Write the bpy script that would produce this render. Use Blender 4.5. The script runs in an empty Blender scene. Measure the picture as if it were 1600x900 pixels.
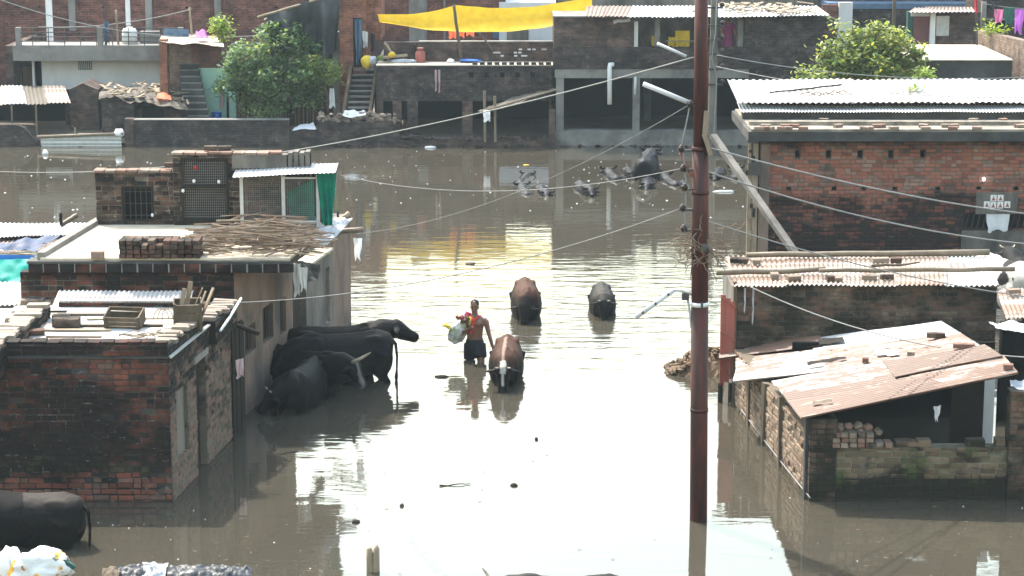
import bpy, bmesh, math, random
from mathutils import Vector, Matrix, noise as mnoise

# ------------------------------------------------------------------ camera, sky, sun, exposure
SC = bpy.context.scene
col = SC.collection
FPX = 3500.0
PITCH = math.atan(715 / FPX)
CAMH = 9.85
cam = bpy.data.cameras.new('camera'); camo = bpy.data.objects.new('camera', cam); col.objects.link(camo)
camo.location = (0, 0, CAMH); camo.rotation_euler = (math.pi / 2 - PITCH, 0, 0)
cam.sensor_width = 36; cam.lens = 36 * FPX / 1600; cam.clip_start = 0.1; cam.clip_end = 2000
SC.camera = camo
SUN_AZ = math.radians(-36)      # from +Y (away from the camera) towards -X
SUN_EL = math.radians(57)
w = bpy.data.worlds.new('World'); SC.world = w; w.use_nodes = True
wn = w.node_tree.nodes; wl = w.node_tree.links
sky = wn.new('ShaderNodeTexSky'); sky.sky_type = 'NISHITA'; sky.sun_disc = False
sky.sun_elevation = SUN_EL; sky.sun_rotation = SUN_AZ
sky.dust_density = 3.0; sky.air_density = 2.4; sky.ozone_density = 1.0
wl.new(sky.outputs[0], wn['Background'].inputs[0]); wn['Background'].inputs[1].default_value = 0.15
sl = bpy.data.lights.new('sun', 'SUN'); so = bpy.data.objects.new('sun', sl); col.objects.link(so)
sl.energy = 2.4; sl.angle = math.radians(0.5); sl.color = (1.0, 0.95, 0.87)
sd = Vector((math.cos(SUN_EL) * math.sin(SUN_AZ), math.cos(SUN_EL) * math.cos(SUN_AZ), math.sin(SUN_EL)))
so.rotation_euler = sd.to_track_quat('Z', 'Y').to_euler(); so.location = (-20, 40, 40)
SC.view_settings.view_transform = 'Standard'; SC.view_settings.look = 'None'
SC.view_settings.exposure = 2.05; SC.view_settings.gamma = 1
SC.render.engine = 'CYCLES'
SC.cycles.use_denoising = True
SC.cycles.max_bounces = 8; SC.cycles.volume_bounces = 1

R = random.Random(7)
D2R = math.radians
V = Vector

# ------------------------------------------------------------------ measuring: where a line of sight meets a level, a depth or a slope
cP, sP = math.cos(PITCH), math.sin(PITCH)
def ray(px, py):
    u = (px - 800) / FPX; v = (py - 450) / FPX
    return V((u, cP - v * sP, -sP - v * cP))
def at(px, py, h=0.0):
    d = ray(px, py); t = (h - CAMH) / d.z
    return V((d.x * t, d.y * t, h))
def aty(px, py, Y):
    d = ray(px, py); t = Y / d.y
    return V((d.x * t, Y, CAMH + d.z * t))
def onpl(px, py, pl):
    p0, n = pl; d = ray(px, py); o = V((0, 0, CAMH))
    return o + d * ((p0 - o).dot(n) / d.dot(n))
def plane3(a, b, c): return (a, (b - a).cross(c - a).normalized())

# ------------------------------------------------------------------ objects
def tag(o, label=None, cat=None, group=None, kind=None):
    if label: o['label'] = label
    if cat: o['category'] = cat
    if group: o['group'] = group
    if kind or cat: o['kind'] = kind or 'thing'
    return o
def thing(name, label, cat, loc, rz=0, group=None):
    o = bpy.data.objects.new(name, None); col.objects.link(o); o.empty_display_size = .2
    o.location = loc; o.rotation_euler = (0, 0, rz)
    return tag(o, label, cat, group)
def wloc(o):
    p = V((0, 0, 0))
    while o: p = p + o.location; o = o.parent
    return p
def link(name, me, parent=None, loc=None):
    o = bpy.data.objects.new(name, me); col.objects.link(o); o.parent = parent
    if loc is not None: o.location = loc
    return o

class MB:
    def __init__(s): s.v = []; s.f = []; s.r = []
    def add(s, vs, fs, r=0.0):
        n = len(s.v); s.v += [V(q) for q in vs]; s.f += [[i + n for i in q] for q in fs]; s.r += [r] * len(vs); return s
    def hexa(s, p, r=0.0):   # 4 bottom (ccw), 4 top
        return s.add(p, [(3, 2, 1, 0), (4, 5, 6, 7), (0, 1, 5, 4), (1, 2, 6, 5), (2, 3, 7, 6), (3, 0, 4, 7)], r)
    def box(s, x0, x1, y0, y1, z0, z1, r=0.0):
        return s.hexa([(x0, y0, z0), (x1, y0, z0), (x1, y1, z0), (x0, y1, z0), (x0, y0, z1), (x1, y0, z1), (x1, y1, z1), (x0, y1, z1)], r)
    def obox(s, c, size, m=None, jit=0, r=0.0):
        c = V(c); m = m or Matrix.Identity(3)
        if not isinstance(m, Matrix): m = Matrix.Rotation(m, 3, 'Z')
        pts = []
        for z in (-.5, .5):
            for x, y in ((-.5, -.5), (.5, -.5), (.5, .5), (-.5, .5)):
                q = V((x * size[0], y * size[1], z * size[2]))
                if jit: q += V([R.uniform(-jit, jit) for _ in range(3)])
                pts.append(c + m @ q)
        return s.hexa(pts, r)
    def bar(s, a, b, wd, th=None, r=0.0, up=V((0, 0, 1))):
        a = V(a); b = V(b); th = th or wd; d = (b - a).normalized()
        if abs(d.dot(up)) > .98: up = V((0, 1, 0))
        x = d.cross(up).normalized() * wd / 2; y = x.cross(d).normalized() * th / 2
        return s.hexa([a - x - y, a + x - y, a + x + y, a - x + y, b - x - y, b + x - y, b + x + y, b - x + y], r)
    def tube(s, pts, rad, n=8, caps=True, sq=1.0, r=0.0):
        pts = [V(p) for p in pts]; k = len(pts)
        if not isinstance(rad, (list, tuple)): rad = [rad] * k
        vs = []; prev = None
        for i, p in enumerate(pts):
            t = (pts[min(i + 1, k - 1)] - pts[max(i - 1, 0)]).normalized()
            if prev is None:
                ref = V((0, 0, 1)) if abs(t.z) < .9 else V((1, 0, 0))
                x = t.cross(ref).normalized()
            else:
                x = (prev - t * prev.dot(t)).normalized()
            prev = x; y = t.cross(x)
            for j in range(n):
                a = 2 * math.pi * j / n
                vs.append(p + (x * math.cos(a) + y * math.sin(a) * sq) * rad[i])
        fs = [(i * n + j, i * n + (j + 1) % n, (i + 1) * n + (j + 1) % n, (i + 1) * n + j) for i in range(k - 1) for j in range(n)]
        if caps: fs += [list(range(n))[::-1], [(k - 1) * n + j for j in range(n)]]
        return s.add(vs, fs, r)
    def rings(s, rings, caps=True):
        n = len(rings[0]); k = len(rings); vs = [q for rg in rings for q in rg]
        fs = [(i * n + j, i * n + (j + 1) % n, (i + 1) * n + (j + 1) % n, (i + 1) * n + j) for i in range(k - 1) for j in range(n)]
        if caps: fs += [list(range(n))[::-1], [(k - 1) * n + j for j in range(n)]]
        return s.add(vs, fs)
    def ell(s, c, rx, ry, rz, n=12, m=8, rot=None, r=0.0):
        c = V(c); vs = []; 
        for i in range(m + 1):
            ph = math.pi * i / m
            for j in range(n):
                a = 2 * math.pi * j / n
                q = V((rx * math.sin(ph) * math.cos(a), ry * math.sin(ph) * math.sin(a), rz * math.cos(ph)))
                vs.append(c + (rot @ q if rot else q))
        fs = [(i * n + j, (i + 1) * n + j, (i + 1) * n + (j + 1) % n, i * n + (j + 1) % n) for i in range(m) for j in range(n)]
        return s.add(vs, fs, r)
    def grid(s, fn, nu, nv, r=0.0):
        vs = [fn(i / nu, j / nv) for j in range(nv + 1) for i in range(nu + 1)]
        fs = [(j * (nu + 1) + i, j * (nu + 1) + i + 1, (j + 1) * (nu + 1) + i + 1, (j + 1) * (nu + 1) + i) for j in range(nv) for i in range(nu)]
        return s.add(vs, fs, r)
    def mesh(s, name, mat, origin=V((0, 0, 0)), smooth=False, rnd=False):
        me = bpy.data.meshes.new(name)
        me.from_pydata([q - origin for q in s.v], [], s.f)
        if mat: me.materials.append(mat)
        if rnd:
            a = me.attributes.new('rnd', 'FLOAT', 'POINT'); a.data.foreach_set('value', s.r)
        if smooth: me.polygons.foreach_set('use_smooth', [True] * len(me.polygons))
        me.update()
        return me
    def build(s, name, mat, parent=None, smooth=False, rnd=False, local=False):
        if local: return link(name, s.mesh(name, mat, V((0, 0, 0)), smooth, rnd), parent)
        if parent is not None: return link(name, s.mesh(name, mat, wloc(parent), smooth, rnd), parent)
        xs = [q.x for q in s.v]; ys = [q.y for q in s.v]; zs = [q.z for q in s.v]
        o = V(((min(xs) + max(xs)) / 2, (min(ys) + max(ys)) / 2, min(zs)))
        return link(name, s.mesh(name, mat, o, smooth, rnd), None, o)

# ------------------------------------------------------------------ materials
class NT:
    def __init__(s, name):
        s.m = bpy.data.materials.new(name); s.m.use_nodes = True
        s.t = s.m.node_tree; s.b = s.t.nodes['Principled BSDF']; s.out = s.t.nodes['Material Output']
        s._p = None
    def put(s, sock, v):
        if hasattr(v, 'is_linked') or isinstance(v, bpy.types.NodeSocket): s.t.links.new(v, sock)
        elif isinstance(v, (tuple, list)): sock.default_value = tuple(v) + ((1,) if len(v) == 3 and sock.type == 'RGBA' else ())
        else: sock.default_value = v
    def pos(s):
        if not s._p: s._p = s.t.nodes.new('ShaderNodeNewGeometry').outputs['Position']
        return s._p
    def obj(s): return s.t.nodes.new('ShaderNodeTexCoord').outputs['Object']
    def scale(s, v, sc):
        n = s.t.nodes.new('ShaderNodeVectorMath'); n.operation = 'MULTIPLY'; s.put(n.inputs[0], v); n.inputs[1].default_value = sc; return n.outputs[0]
    def noise(s, sc, det=3, rough=.6, v=None, dist=0):
        n = s.t.nodes.new('ShaderNodeTexNoise'); s.put(n.inputs['Vector'], v or s.pos())
        n.inputs['Scale'].default_value = sc; n.inputs['Detail'].default_value = det; n.inputs['Roughness'].default_value = rough; n.inputs['Distortion'].default_value = dist
        return n.outputs['Fac']
    def ramp(s, fac, stops, interp='LINEAR'):
        n = s.t.nodes.new('ShaderNodeValToRGB'); s.put(n.inputs[0], fac); e = n.color_ramp; e.interpolation = interp
        while len(e.elements) < len(stops): e.elements.new(.5)
        for el, (p, c) in zip(e.elements, stops):
            el.position = p; el.color = (c, c, c, 1) if not isinstance(c, (tuple, list)) else tuple(c) + (1,)
        return n.outputs[0]
    def mix(s, f, a, b, mode='MIX'):
        n = s.t.nodes.new('ShaderNodeMixRGB'); n.blend_type = mode; s.put(n.inputs[0], f); s.put(n.inputs[1], a); s.put(n.inputs[2], b); return n.outputs[0]
    def math(s, op, a, b=0.0):
        n = s.t.nodes.new('ShaderNodeMath'); n.operation = op; s.put(n.inputs[0], a); s.put(n.inputs[1], b); return n.outputs[0]
    def sep(s, v, i):
        n = s.t.nodes.new('ShaderNodeSeparateXYZ'); s.put(n.inputs[0], v); return n.outputs[i]
    def attr(s, name, out='Fac'):
        n = s.t.nodes.new('ShaderNodeAttribute'); n.attribute_name = name; return n.outputs[out]
    def rnd(s):
        oi = s.t.nodes.new('ShaderNodeObjectInfo').outputs['Random']
        return s.math('FRACT', s.math('ADD', oi, s.attr('rnd')))
    def bump(s, h, st=.3, d=.02):
        n = s.t.nodes.new('ShaderNodeBump'); s.put(n.inputs['Height'], h); n.inputs['Strength'].default_value = st; n.inputs['Distance'].default_value = d
        s.t.links.new(n.outputs[0], s.b.inputs['Normal'])
    def set(s, **k):
        for a, b in k.items():
            s.put(s.b.inputs[{'col': 'Base Color', 'rough': 'Roughness', 'metal': 'Metallic', 'ior': 'IOR', 'spec': 'Specular IOR Level', 'sheen': 'Sheen Weight'}[a]], b)
        return s.m

def m_plain(name, c, c2=None, sc=3.0, rough=.8, bump=.2, stain=None, stain_amt=.5, stain_sc=.8, metal=0, spec=.3, stretch=None):
    t = NT(name); c2 = c2 or tuple(q * .6 for q in c)
    v = t.scale(t.pos(), stretch) if stretch else None
    cc = t.mix(t.ramp(t.noise(sc, 5, .65, v), [(.3, 0.0), (.7, 1.0)]), c, c2)
    if stain: cc = t.mix(t.ramp(t.noise(stain_sc, 6, .7, v), [(1 - stain_amt - .12, 0.0), (1 - stain_amt + .12, 1.0)]), cc, stain)
    t.bump(t.noise(sc * 9, 4, .7), bump, .01)
    return t.set(col=cc, rough=rough, metal=metal, spec=spec)

def m_brick(name, pal, soot=(.0045, .0047, .0045), zb=((0, .5), (1, .5)), zmax=3.0, sc=.9, stretch=(1, 1, 1.6), moss=None, lime=.0, limec=(.55, .52, .46), soft=.1, rough=.9, pa=.26):
    t = NT(name)
    c = t.ramp(t.rnd(), [(i / (len(pal) - 1), q) for i, q in enumerate(pal)])
    c = t.mix(t.math('MULTIPLY', t.noise(14, 4, .7), .7), c, t.mix(1.0, c, (.45, .42, .4), 'MULTIPLY'))
    z = t.math('DIVIDE', t.sep(t.pos(), 2), zmax)
    bias = t.ramp(z, [(a / zmax, b) for a, b in zb])
    nz = t.noise(sc, 6, .68, t.scale(t.pos(), stretch))
    per = t.math('MULTIPLY', t.math('SUBTRACT', t.rnd(), .5), pa)
    k = t.math('ADD', t.math('ADD', nz, bias), per)
    k = t.ramp(k, [(1.0 - soft, 0.0), (1.0, 1.0)]) if False else t.ramp(t.math('SUBTRACT', k, .5), [(.5 - soft, 0.0), (.5 + soft, 1.0)])
    c = t.mix(t.math('MULTIPLY', k, .93), c, soot)
    if moss:
        mk = t.ramp(t.math('ADD', t.noise(3.2, 5, .7), t.ramp(z, [(a / zmax, b) for a, b in moss[1]])), [(.85, 0.0), (1.0, 1.0)])
        c = t.mix(t.math('MULTIPLY', mk, .85), c, moss[0])
    if lime:
        lk = t.ramp(t.noise(5.5, 6, .75, t.scale(t.pos(), (1, 1, 1.8))), [(1 - lime - .04, 0.0), (1 - lime + .05, 1.0)])
        c = t.mix(t.math('MULTIPLY', lk, .8), c, limec)
    t.bump(t.noise(45, 4, .7), .5, .012)
    return t.set(col=c, rough=rough, spec=.2)

def m_farbrick(name, c1, c2, mortar, soot=.5, sootc=(.02, .02, .02), bw=.24, bh=.085, ssc=.6, lim=.0):
    t = NT(name); p = t.pos()
    cmb = t.t.nodes.new('ShaderNodeCombineXYZ'); t.put(cmb.inputs[0], t.math('ADD', t.sep(p, 0), t.sep(p, 1))); t.put(cmb.inputs[1], t.sep(p, 2))
    b = t.t.nodes.new('ShaderNodeTexBrick'); t.put(b.inputs['Vector'], cmb.outputs[0]); b.inputs['Scale'].default_value = 1
    b.inputs['Brick Width'].default_value = bw; b.inputs['Row Height'].default_value = bh; b.inputs['Mortar Size'].default_value = .008; b.inputs['Mortar Smooth'].default_value = .3; b.inputs['Bias'].default_value = 0
    t.put(b.inputs['Color1'], c1); t.put(b.inputs['Color2'], c2); t.put(b.inputs['Mortar'], mortar)
    c = t.mix(t.math('MULTIPLY', t.noise(6, 4), .6), b.outputs[0], tuple(q * .5 for q in c1))
    k = t.ramp(t.noise(ssc, 7, .7, t.scale(p, (1, 1, 1.5))), [(1 - soot - .13, 0.0), (1 - soot + .13, 1.0)])
    c = t.mix(t.math('MULTIPLY', k, .9), c, sootc)
    if lim: c = t.mix(t.math('MULTIPLY', t.ramp(t.noise(3.1, 7, .85), [(1 - lim - .12, 0.0), (1 - lim, 1.0)]), .75), c, (.17, .155, .14))
    c = t.mix(1.0, c, t.ramp(t.noise(2.3, 8, .75, t.scale(p, (1, 1, 1.6))), [(.32, .35), (.5, .9), (.7, 1.7)]), 'MULTIPLY')
    c = t.mix(t.ramp(t.noise(1.0, 5, .7, t.scale(p, (2.2, 2.2, .35))), [(.55, 0.0), (.72, .7)]), c, sootc)
    h = t.mix(.3, b.outputs['Fac'], t.noise(20)); inv = t.math('SUBTRACT', 1.0, h)
    t.bump(inv, .5, .015)
    return t.set(col=c, rough=.9, spec=.2)

def m_sheet(name, zinc, rust, amt=.45, stretch=(.14, 4.6, 4.6), rough=.6, sc=1.2, dirt=(.12, .09, .07)):
    t = NT(name); p = t.scale(t.pos(), stretch)
    c = t.mix(t.ramp(t.noise(sc, 6, .7, p, .3), [(1 - amt - .03, 0.0), (1 - amt + .04, 1.0)]), zinc, t.mix(t.noise(7, 4), rust, tuple(q * .45 for q in rust)))
    c = t.mix(t.math('MULTIPLY', t.ramp(t.noise(3, 6, .8, p), [(.5, 0.0), (.75, 1.0)]), .55), c, dirt)
    c = t.mix(t.math('MULTIPLY', t.rnd(), .45), c, rust)
    t.bump(t.noise(40, 3), .15, .005)
    return t.set(col=c, rough=rough, metal=.0, spec=.5)

def m_leaf(name, c1, c2, c3):
    t = NT(name)
    c = t.ramp(t.rnd(), [(0, c1), (.55, c2), (1, c3)])
    tr = t.t.nodes.new('ShaderNodeBsdfTranslucent'); t.put(tr.inputs[0], t.mix(1.0, c, (1.25, 1.15, .5), 'MULTIPLY'))
    mx = t.t.nodes.new('ShaderNodeMixShader'); mx.inputs[0].default_value = .5
    t.set(col=c, rough=.5, spec=.35)
    t.t.links.new(t.b.outputs[0], mx.inputs[1]); t.t.links.new(tr.outputs[0], mx.inputs[2]); t.t.links.new(mx.outputs[0], t.out.inputs[0])
    return t.m
def m_cloth(name, c, c2=None, trans=.25, rough=.7, sc=4, folds=0):
    t = NT(name); cc = t.mix(t.ramp(t.noise(sc, 4), [(.35, 0.0), (.65, 1.0)]), c, c2 or tuple(q * .75 for q in c))
    tr = t.t.nodes.new('ShaderNodeBsdfTranslucent'); t.put(tr.inputs[0], cc)
    mx = t.t.nodes.new('ShaderNodeMixShader'); mx.inputs[0].default_value = trans
    t.set(col=cc, rough=rough, spec=.25)
    t.bump(t.noise(18, 3), .3, .02)
    t.t.links.new(t.b.outputs[0], mx.inputs[1]); t.t.links.new(tr.outputs[0], mx.inputs[2]); t.t.links.new(mx.outputs[0], t.out.inputs[0])
    return t.m
def m_hide(name, rough=.45, spec=.4):
    t = NT(name); c = t.attr('hide', 'Color')
    c = t.mix(t.math('MULTIPLY', t.noise(9, 4, .7), .45), c, t.mix(1.0, c, (.5, .5, .5), 'MULTIPLY'))
    t.bump(t.math('ADD', t.noise(7, 4, .6), t.math('MULTIPLY', t.noise(60, 3), .12)), .45, .05)
    return t.set(col=c, rough=rough, spec=spec)

PAL_RED = [(.075, .03, .021), (.16, .052, .033), (.22, .075, .047), (.14, .056, .04), (.2, .115, .084), (.11, .08, .066)]
PAL_BROWN = [(.05, .03, .022), (.09, .052, .038), (.13, .07, .048), (.11, .08, .06), (.16, .115, .085), (.07, .05, .04)]
PAL_OCHRE = [(.11, .08, .052), (.17, .12, .08), (.08, .06, .042), (.21, .155, .11), (.12, .075, .05), (.16, .095, .065)]
GREYM = [(.16, .14, .12), (.22, .20, .17)]
M = {}
ZL1 = ((0, .42), (.3, .46), (.55, .66), (1.65, .67), (1.92, .52), (2.2, .48), (2.3, .60), (3, .62))
M['b_l1'] = m_brick('near_left_brick', PAL_RED, zb=ZL1, sc=.8, pa=.17, stretch=(1, 1, 1.3), moss=((.035, .045, .018), ((0, .15), (.5, .32), (1.2, .2), (2, 0.0))), lime=.25)
M['mo_l1'] = m_brick('near_left_mortar', [(.07, .064, .056), (.11, .1, .088)], zb=((0, .70), (.6, .72), (1.2, .64), (3, .54)), sc=1.6, stretch=(1, 1, 1.3), lime=.4, limec=(.15, .145, .13), soft=.16)
M['b_l1s'] = m_brick('near_left_side_brick', [(.14, .085, .064), (.18, .112, .085), (.13, .097, .076), (.12, .105, .078)], zb=((0, .36), (1.4, .38), (1.75, .52), (2.2, .62), (3, .6)), moss=((.07, .075, .04), ((0, .3), (1.2, .28), (1.8, 0.0))), lime=.3)
M['mo_l1s'] = m_brick('near_left_side_mortar', [(.12, .1, .08), (.16, .14, .11)], zb=((0, .40), (1.4, .42), (1.75, .55), (2.2, .66), (3, .6)), lime=.3)
ZL2 = ((0, .5), (2.1, .52), (2.45, .5), (2.6, .66), (2.9, .66), (3, .5))
M['b_l2'] = m_brick('mid_left_brick', PAL_RED, zb=ZL2, sc=1.1, lime=.22)
M['mo_l2'] = m_brick('mid_left_mortar', GREYM, zb=ZL2, sc=1.1)
M['b_hut'] = m_brick('roof_hut_brick', PAL_BROWN + [(.28, .1, .06)], zb=((0, .5), (3, .53), (4.5, .53)), zmax=5, sc=1.6, lime=.34, limec=(.3, .29, .26))
M['mo_hut'] = m_brick('roof_hut_mortar', GREYM, zb=((0, .5), (3, .5), (4.5, .5)), zmax=5, sc=1.6, lime=.4, limec=(.3, .29, .26))
ZR1 = ((0, .70), (1.2, .64), (1.5, .60), (1.72, .38), (2.5, .28), (2.75, .46), (3, .6))
M['b_r1'] = m_brick('big_right_brick', [(.16, .062, .045), (.28, .10, .066), (.33, .125, .084), (.27, .115, .083), (.3, .19, .148), (.23, .16, .125)], zb=ZR1, sc=.9, lime=.30, limec=(.2, .18, .155), soft=.16)
M['mo_r1'] = m_brick('big_right_mortar', [(.12, .08, .062), (.15, .11, .085)], zb=ZR1, sc=.9, soft=.16)
ZR2 = ((0, .6), (1.0, .53), (2.0, .53), (3, .53))
M['b_r2'] = m_brick('middle_right_brick', [tuple(q * 1.45 for q in c) for c in PAL_BROWN], zb=ZR2, soot=(.008, .010, .006), sc=1.1, pa=.12, lime=.24, limec=(.3, .27, .23))
M['mo_r2'] = m_brick('middle_right_mortar', [(.1, .08, .06), (.15, .12, .1)], zb=ZR2, soot=(.007, .009, .005), sc=1.1)
ZR3 = ((0, .8), (.28, .78), (.42, .42), (.7, .36), (1.2, .42), (2, .5))
M['b_r3'] = m_brick('near_right_brick', PAL_OCHRE, zb=ZR3, zmax=2, soot=(.005, .007, .004), sc=2.0, moss=((.045, .06, .018), ((0, .2), (.45, .38), (.8, .33), (1.2, .1))), lime=.26, limec=(.34, .31, .25))
M['mo_r3'] = m_brick('near_right_mortar', [(.17, .155, .115), (.21, .19, .145)], zb=ZR3, zmax=2, soot=(.005, .007, .004), sc=2.0, moss=((.045, .06, .018), ((0, .2), (.45, .3), (.8, .28), (1.2, .1))))
M['b_r3s'] = m_brick('near_right_side_brick', [(.21, .145, .1), (.26, .195, .14), (.17, .105, .072), (.28, .225, .165)], zb=((0, .5), (.2, .35), (.8, .3), (2, .4)), zmax=2, sc=2.0, moss=((.1, .1, .04), ((0, .4), (.25, .22), (1, .1))))
M['mo_r3s'] = m_brick('near_right_side_mortar', [(.12, .095, .068), (.16, .13, .095)], zb=((0, .5), (.2, .4), (.8, .35), (2, .4)), zmax=2, sc=2.0)
M['b_loose'] = m_brick('loose_brick', [(.15, .08, .058), (.22, .13, .1), (.24, .185, .145), (.28, .22, .175), (.2, .15, .115)], zb=((0, .34), (5, .34)), zmax=5, sc=3, lime=.3)
M['b_loosedark'] = m_brick('loose_dark_brick', PAL_BROWN + [(.2, .08, .05)], zb=((0, .48), (5, .48)), zmax=5, sc=3, lime=.25)
M['b_pale'] = m_brick('dusty_pale_brick', [(.17, .125, .1), (.24, .2, .16), (.28, .235, .19), (.21, .165, .135), (.25, .22, .185)], zb=((0, .3), (5, .3)), zmax=5, sc=3, lime=.4, limec=(.3, .27, .23))
M['concrete'] = m_plain('weathered_concrete', (.2, .19, .175), (.13, .12, .11), 2, stain=(.06, .055, .05), stain_amt=.42)
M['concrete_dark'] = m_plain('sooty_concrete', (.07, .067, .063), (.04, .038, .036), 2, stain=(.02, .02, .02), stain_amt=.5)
M['lime_floor'] = m_plain('pale_roof_screed', (.52, .44, .33), (.40, .34, .26), 1.2, stain=(.22, .175, .125), stain_amt=.36, stain_sc=1.4)
M['deck'] = m_plain('weathered_roof_deck', (.3, .255, .2), (.19, .16, .125), 1.5, stain=(.08, .068, .055), stain_amt=.47, stain_sc=1.8, bump=.5)
M['pinkplaster'] = m_plain('pink_plaster', (.2, .13, .098), (.125, .085, .066), 1.6, stain=(.05, .042, .037), stain_amt=.47, stain_sc=1.1, stretch=(1, 1, .5))
M['greyplaster'] = m_plain('grey_plaster', (.16, .14, .12), (.1, .09, .078), 1.6, stain=(.035, .032, .03), stain_amt=.45, stretch=(1, 1, .4))
M['wood'] = m_plain('old_wood', (.11, .08, .05), (.06, .045, .03), 3, stretch=(3, 3, .6), bump=.3)
M['wood_pale'] = m_plain('sunbleached_wood', (.27, .21, .145), (.16, .12, .08), 3, stretch=(3, 3, 1), bump=.3)
M['wood_dark'] = m_plain('dark_wood', (.026, .022, .018), (.014, .012, .01), 3, bump=.3, spec=.1)
M['bamboo'] = m_plain('bamboo', (.19, .145, .1), (.11, .085, .058), 4, rough=.55, bump=.2, stain=(.1, .075, .05), stain_amt=.35)
M['stick'] = m_plain('dry_stick', (.19, .13, .09), (.10, .07, .048), 9, bump=.2)
M['iron'] = m_plain('dark_iron', (.045, .042, .04), (.03, .025, .022), 6, rough=.6, spec=.4)
M['zincpipe'] = m_plain('zinc_pipe', (.42, .42, .4), (.3, .29, .27), 6, rough=.45, spec=.5)
M['polepaint'] = m_plain('red_oxide_pole_paint', (.085, .0145, .008), (.055, .011, .007), 5, rough=.6, bump=.12, stain=(.022, .010, .008), stain_amt=.5, stain_sc=4, spec=.25, stretch=(2.5, 2.5, .3))
M['redpaint'] = m_plain('faded_red_paint', (.27, .07, .05), (.19, .06, .045), 4, rough=.6, stain=(.2, .12, .1), stain_amt=.35, stretch=(2, 2, .5))
M['white'] = m_plain('white_paint', (.62, .62, .61), (.5, .5, .49), 3, rough=.55, bump=.08)
M['offwhite'] = m_plain('offwhite_plaster', (.5, .5, .51), (.42, .42, .43), 1.5, stain=(.36, .35, .34), stain_amt=.34, stretch=(1, 1, .4), bump=.08)
M['porcelain'] = m_plain('brown_insulator', (.03, .02, .016), (.02, .014, .011), 6, rough=.4, spec=.3, bump=.02)
M['wire'] = m_plain('aluminium_wire', (.2, .2, .195), (.15, .15, .145), 6, rough=.6, spec=.3, bump=0)
M['sheet_rust'] = m_sheet('rusty_corrugated_iron', (.31, .28, .24), (.17, .085, .048), .52)
M['sheet_mix'] = m_sheet('patched_corrugated_iron', (.34, .32, .29), (.14, .07, .04), .53)
M['sheet_brown'] = m_sheet('brown_rusted_iron', (.30, .25, .205), (.12, .06, .035), .62)
M['sheet_white'] = m_sheet('pale_zinc_sheet', (.37, .38, .385), (.17, .105, .07), .40)
M['mesh'] = m_plain('grey_wire_mesh', (.2, .19, .17), (.13, .12, .11), 6, rough=.6)
M['thatch'] = m_plain('old_thatch', (.12, .1, .075), (.05, .042, .032), 6, stretch=(1, 3, 3), bump=.6)
M['mudheap'] = m_plain('heap_earth', (.16, .1, .055), (.07, .045, .028), 5, bump=.8, stain=(.3, .2, .12), stain_amt=.35, stain_sc=4)
M['green_net'] = m_cloth('green_shade_net', (.0, .19, .12), (.0, .12, .09), .45)
M['teal'] = m_cloth('teal_tarpaulin', (.01, .33, .25), (.01, .25, .2), .2, .5)
M['blue'] = m_cloth('blue_tarpaulin', (.02, .14, .45), (.02, .10, .34), .2, .5)
M['navy'] = m_cloth('navy_tarpaulin', (.025, .05, .11), (.02, .035, .08), .1, .5)
M['yellow'] = m_cloth('yellow_tarpaulin', (.85, .56, .03), (.74, .45, .02), .58, .5)
M['blacktarp'] = m_cloth('black_tarpaulin', (.022, .024, .028), (.036, .038, .042), .03, .45)
M['whitecloth'] = m_cloth('white_cloth', (.7, .7, .72), (.6, .6, .62), .3)
M['greycloth'] = m_cloth('grey_plastic_sheet', (.4, .42, .45), (.28, .29, .31), .2, .45)
M['pinkcloth'] = m_cloth('pink_cloth', (.6, .2, .38), (.5, .15, .3), .3)
M['purplecloth'] = m_cloth('purple_cloth', (.42, .14, .5), (.35, .1, .42), .3)
M['magenta'] = m_cloth('magenta_cloth', (.16, .018, .08), (.11, .014, .06), .1)
M['orangecloth'] = m_cloth('orange_cloth', (.75, .2, .1), (.65, .16, .09), .35)
M['yellowcloth'] = m_cloth('yellow_cloth', (.62, .45, .04), (.5, .35, .03), .25)
M['redcloth'] = m_cloth('red_cloth', (.5, .03, .03), (.38, .02, .03), .15)
M['palepink'] = m_cloth('pale_pink_cloth', (.5, .36, .36), (.4, .28, .3), .2)
M['darkgreencloth'] = m_cloth('dark_green_cloth', (.02, .09, .07), (.02, .06, .05), .15)
M['darkcloth'] = m_cloth('dark_cloth', (.03, .03, .035), (.02, .02, .024), .05)
M['bluecloth'] = m_cloth('denim_blue_cloth', (.08, .13, .2), (.06, .1, .16), .1)
M['mint'] = m_plain('mint_green_wall_paint', (.36, .58, .50), (.30, .5, .43), 1.2, stain=(.2, .28, .25), stain_amt=.3, bump=.05)
M['blueplastic'] = m_plain('blue_plastic', (.02, .12, .48), (.02, .1, .4), 2, rough=.35, bump=0, spec=.5)
M['maroon'] = m_plain('maroon_door_paint', (.13, .045, .045), (.1, .035, .035), 2, rough=.6, bump=.05)
M['skin'] = m_plain('skin', (.15, .068, .039), (.11, .05, .03), 5, rough=.42, bump=.03, spec=.4)
M['hair'] = m_plain('black_hair', (.007, .006, .006), (.012, .01, .009), 20, spec=.1, rough=.8, bump=.4)
M['shorts'] = m_plain('black_shorts', (.004, .0045, .006), (.006, .007, .009), 8, rough=.75, bump=.2)
M['horn'] = m_plain('cow_horn', (.36, .3, .22), (.2, .16, .12), 8, rough=.4, bump=.05)
M['hide'] = m_hide('cow_hide', .6, .07)
M['wethide'] = m_hide('wet_buffalo_hide', .5, .1)
M['leaf1'] = m_leaf('tree_leaf', (.055, .11, .055), (.13, .22, .095), (.28, .38, .15))
M['leaf2'] = m_leaf('yellowish_leaf', (.08, .14, .035), (.19, .27, .06), (.34, .34, .11))
M['leaf3'] = m_leaf('bright_leaf', (.12, .2, .02), (.2, .3, .03), (.32, .38, .06))
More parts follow.
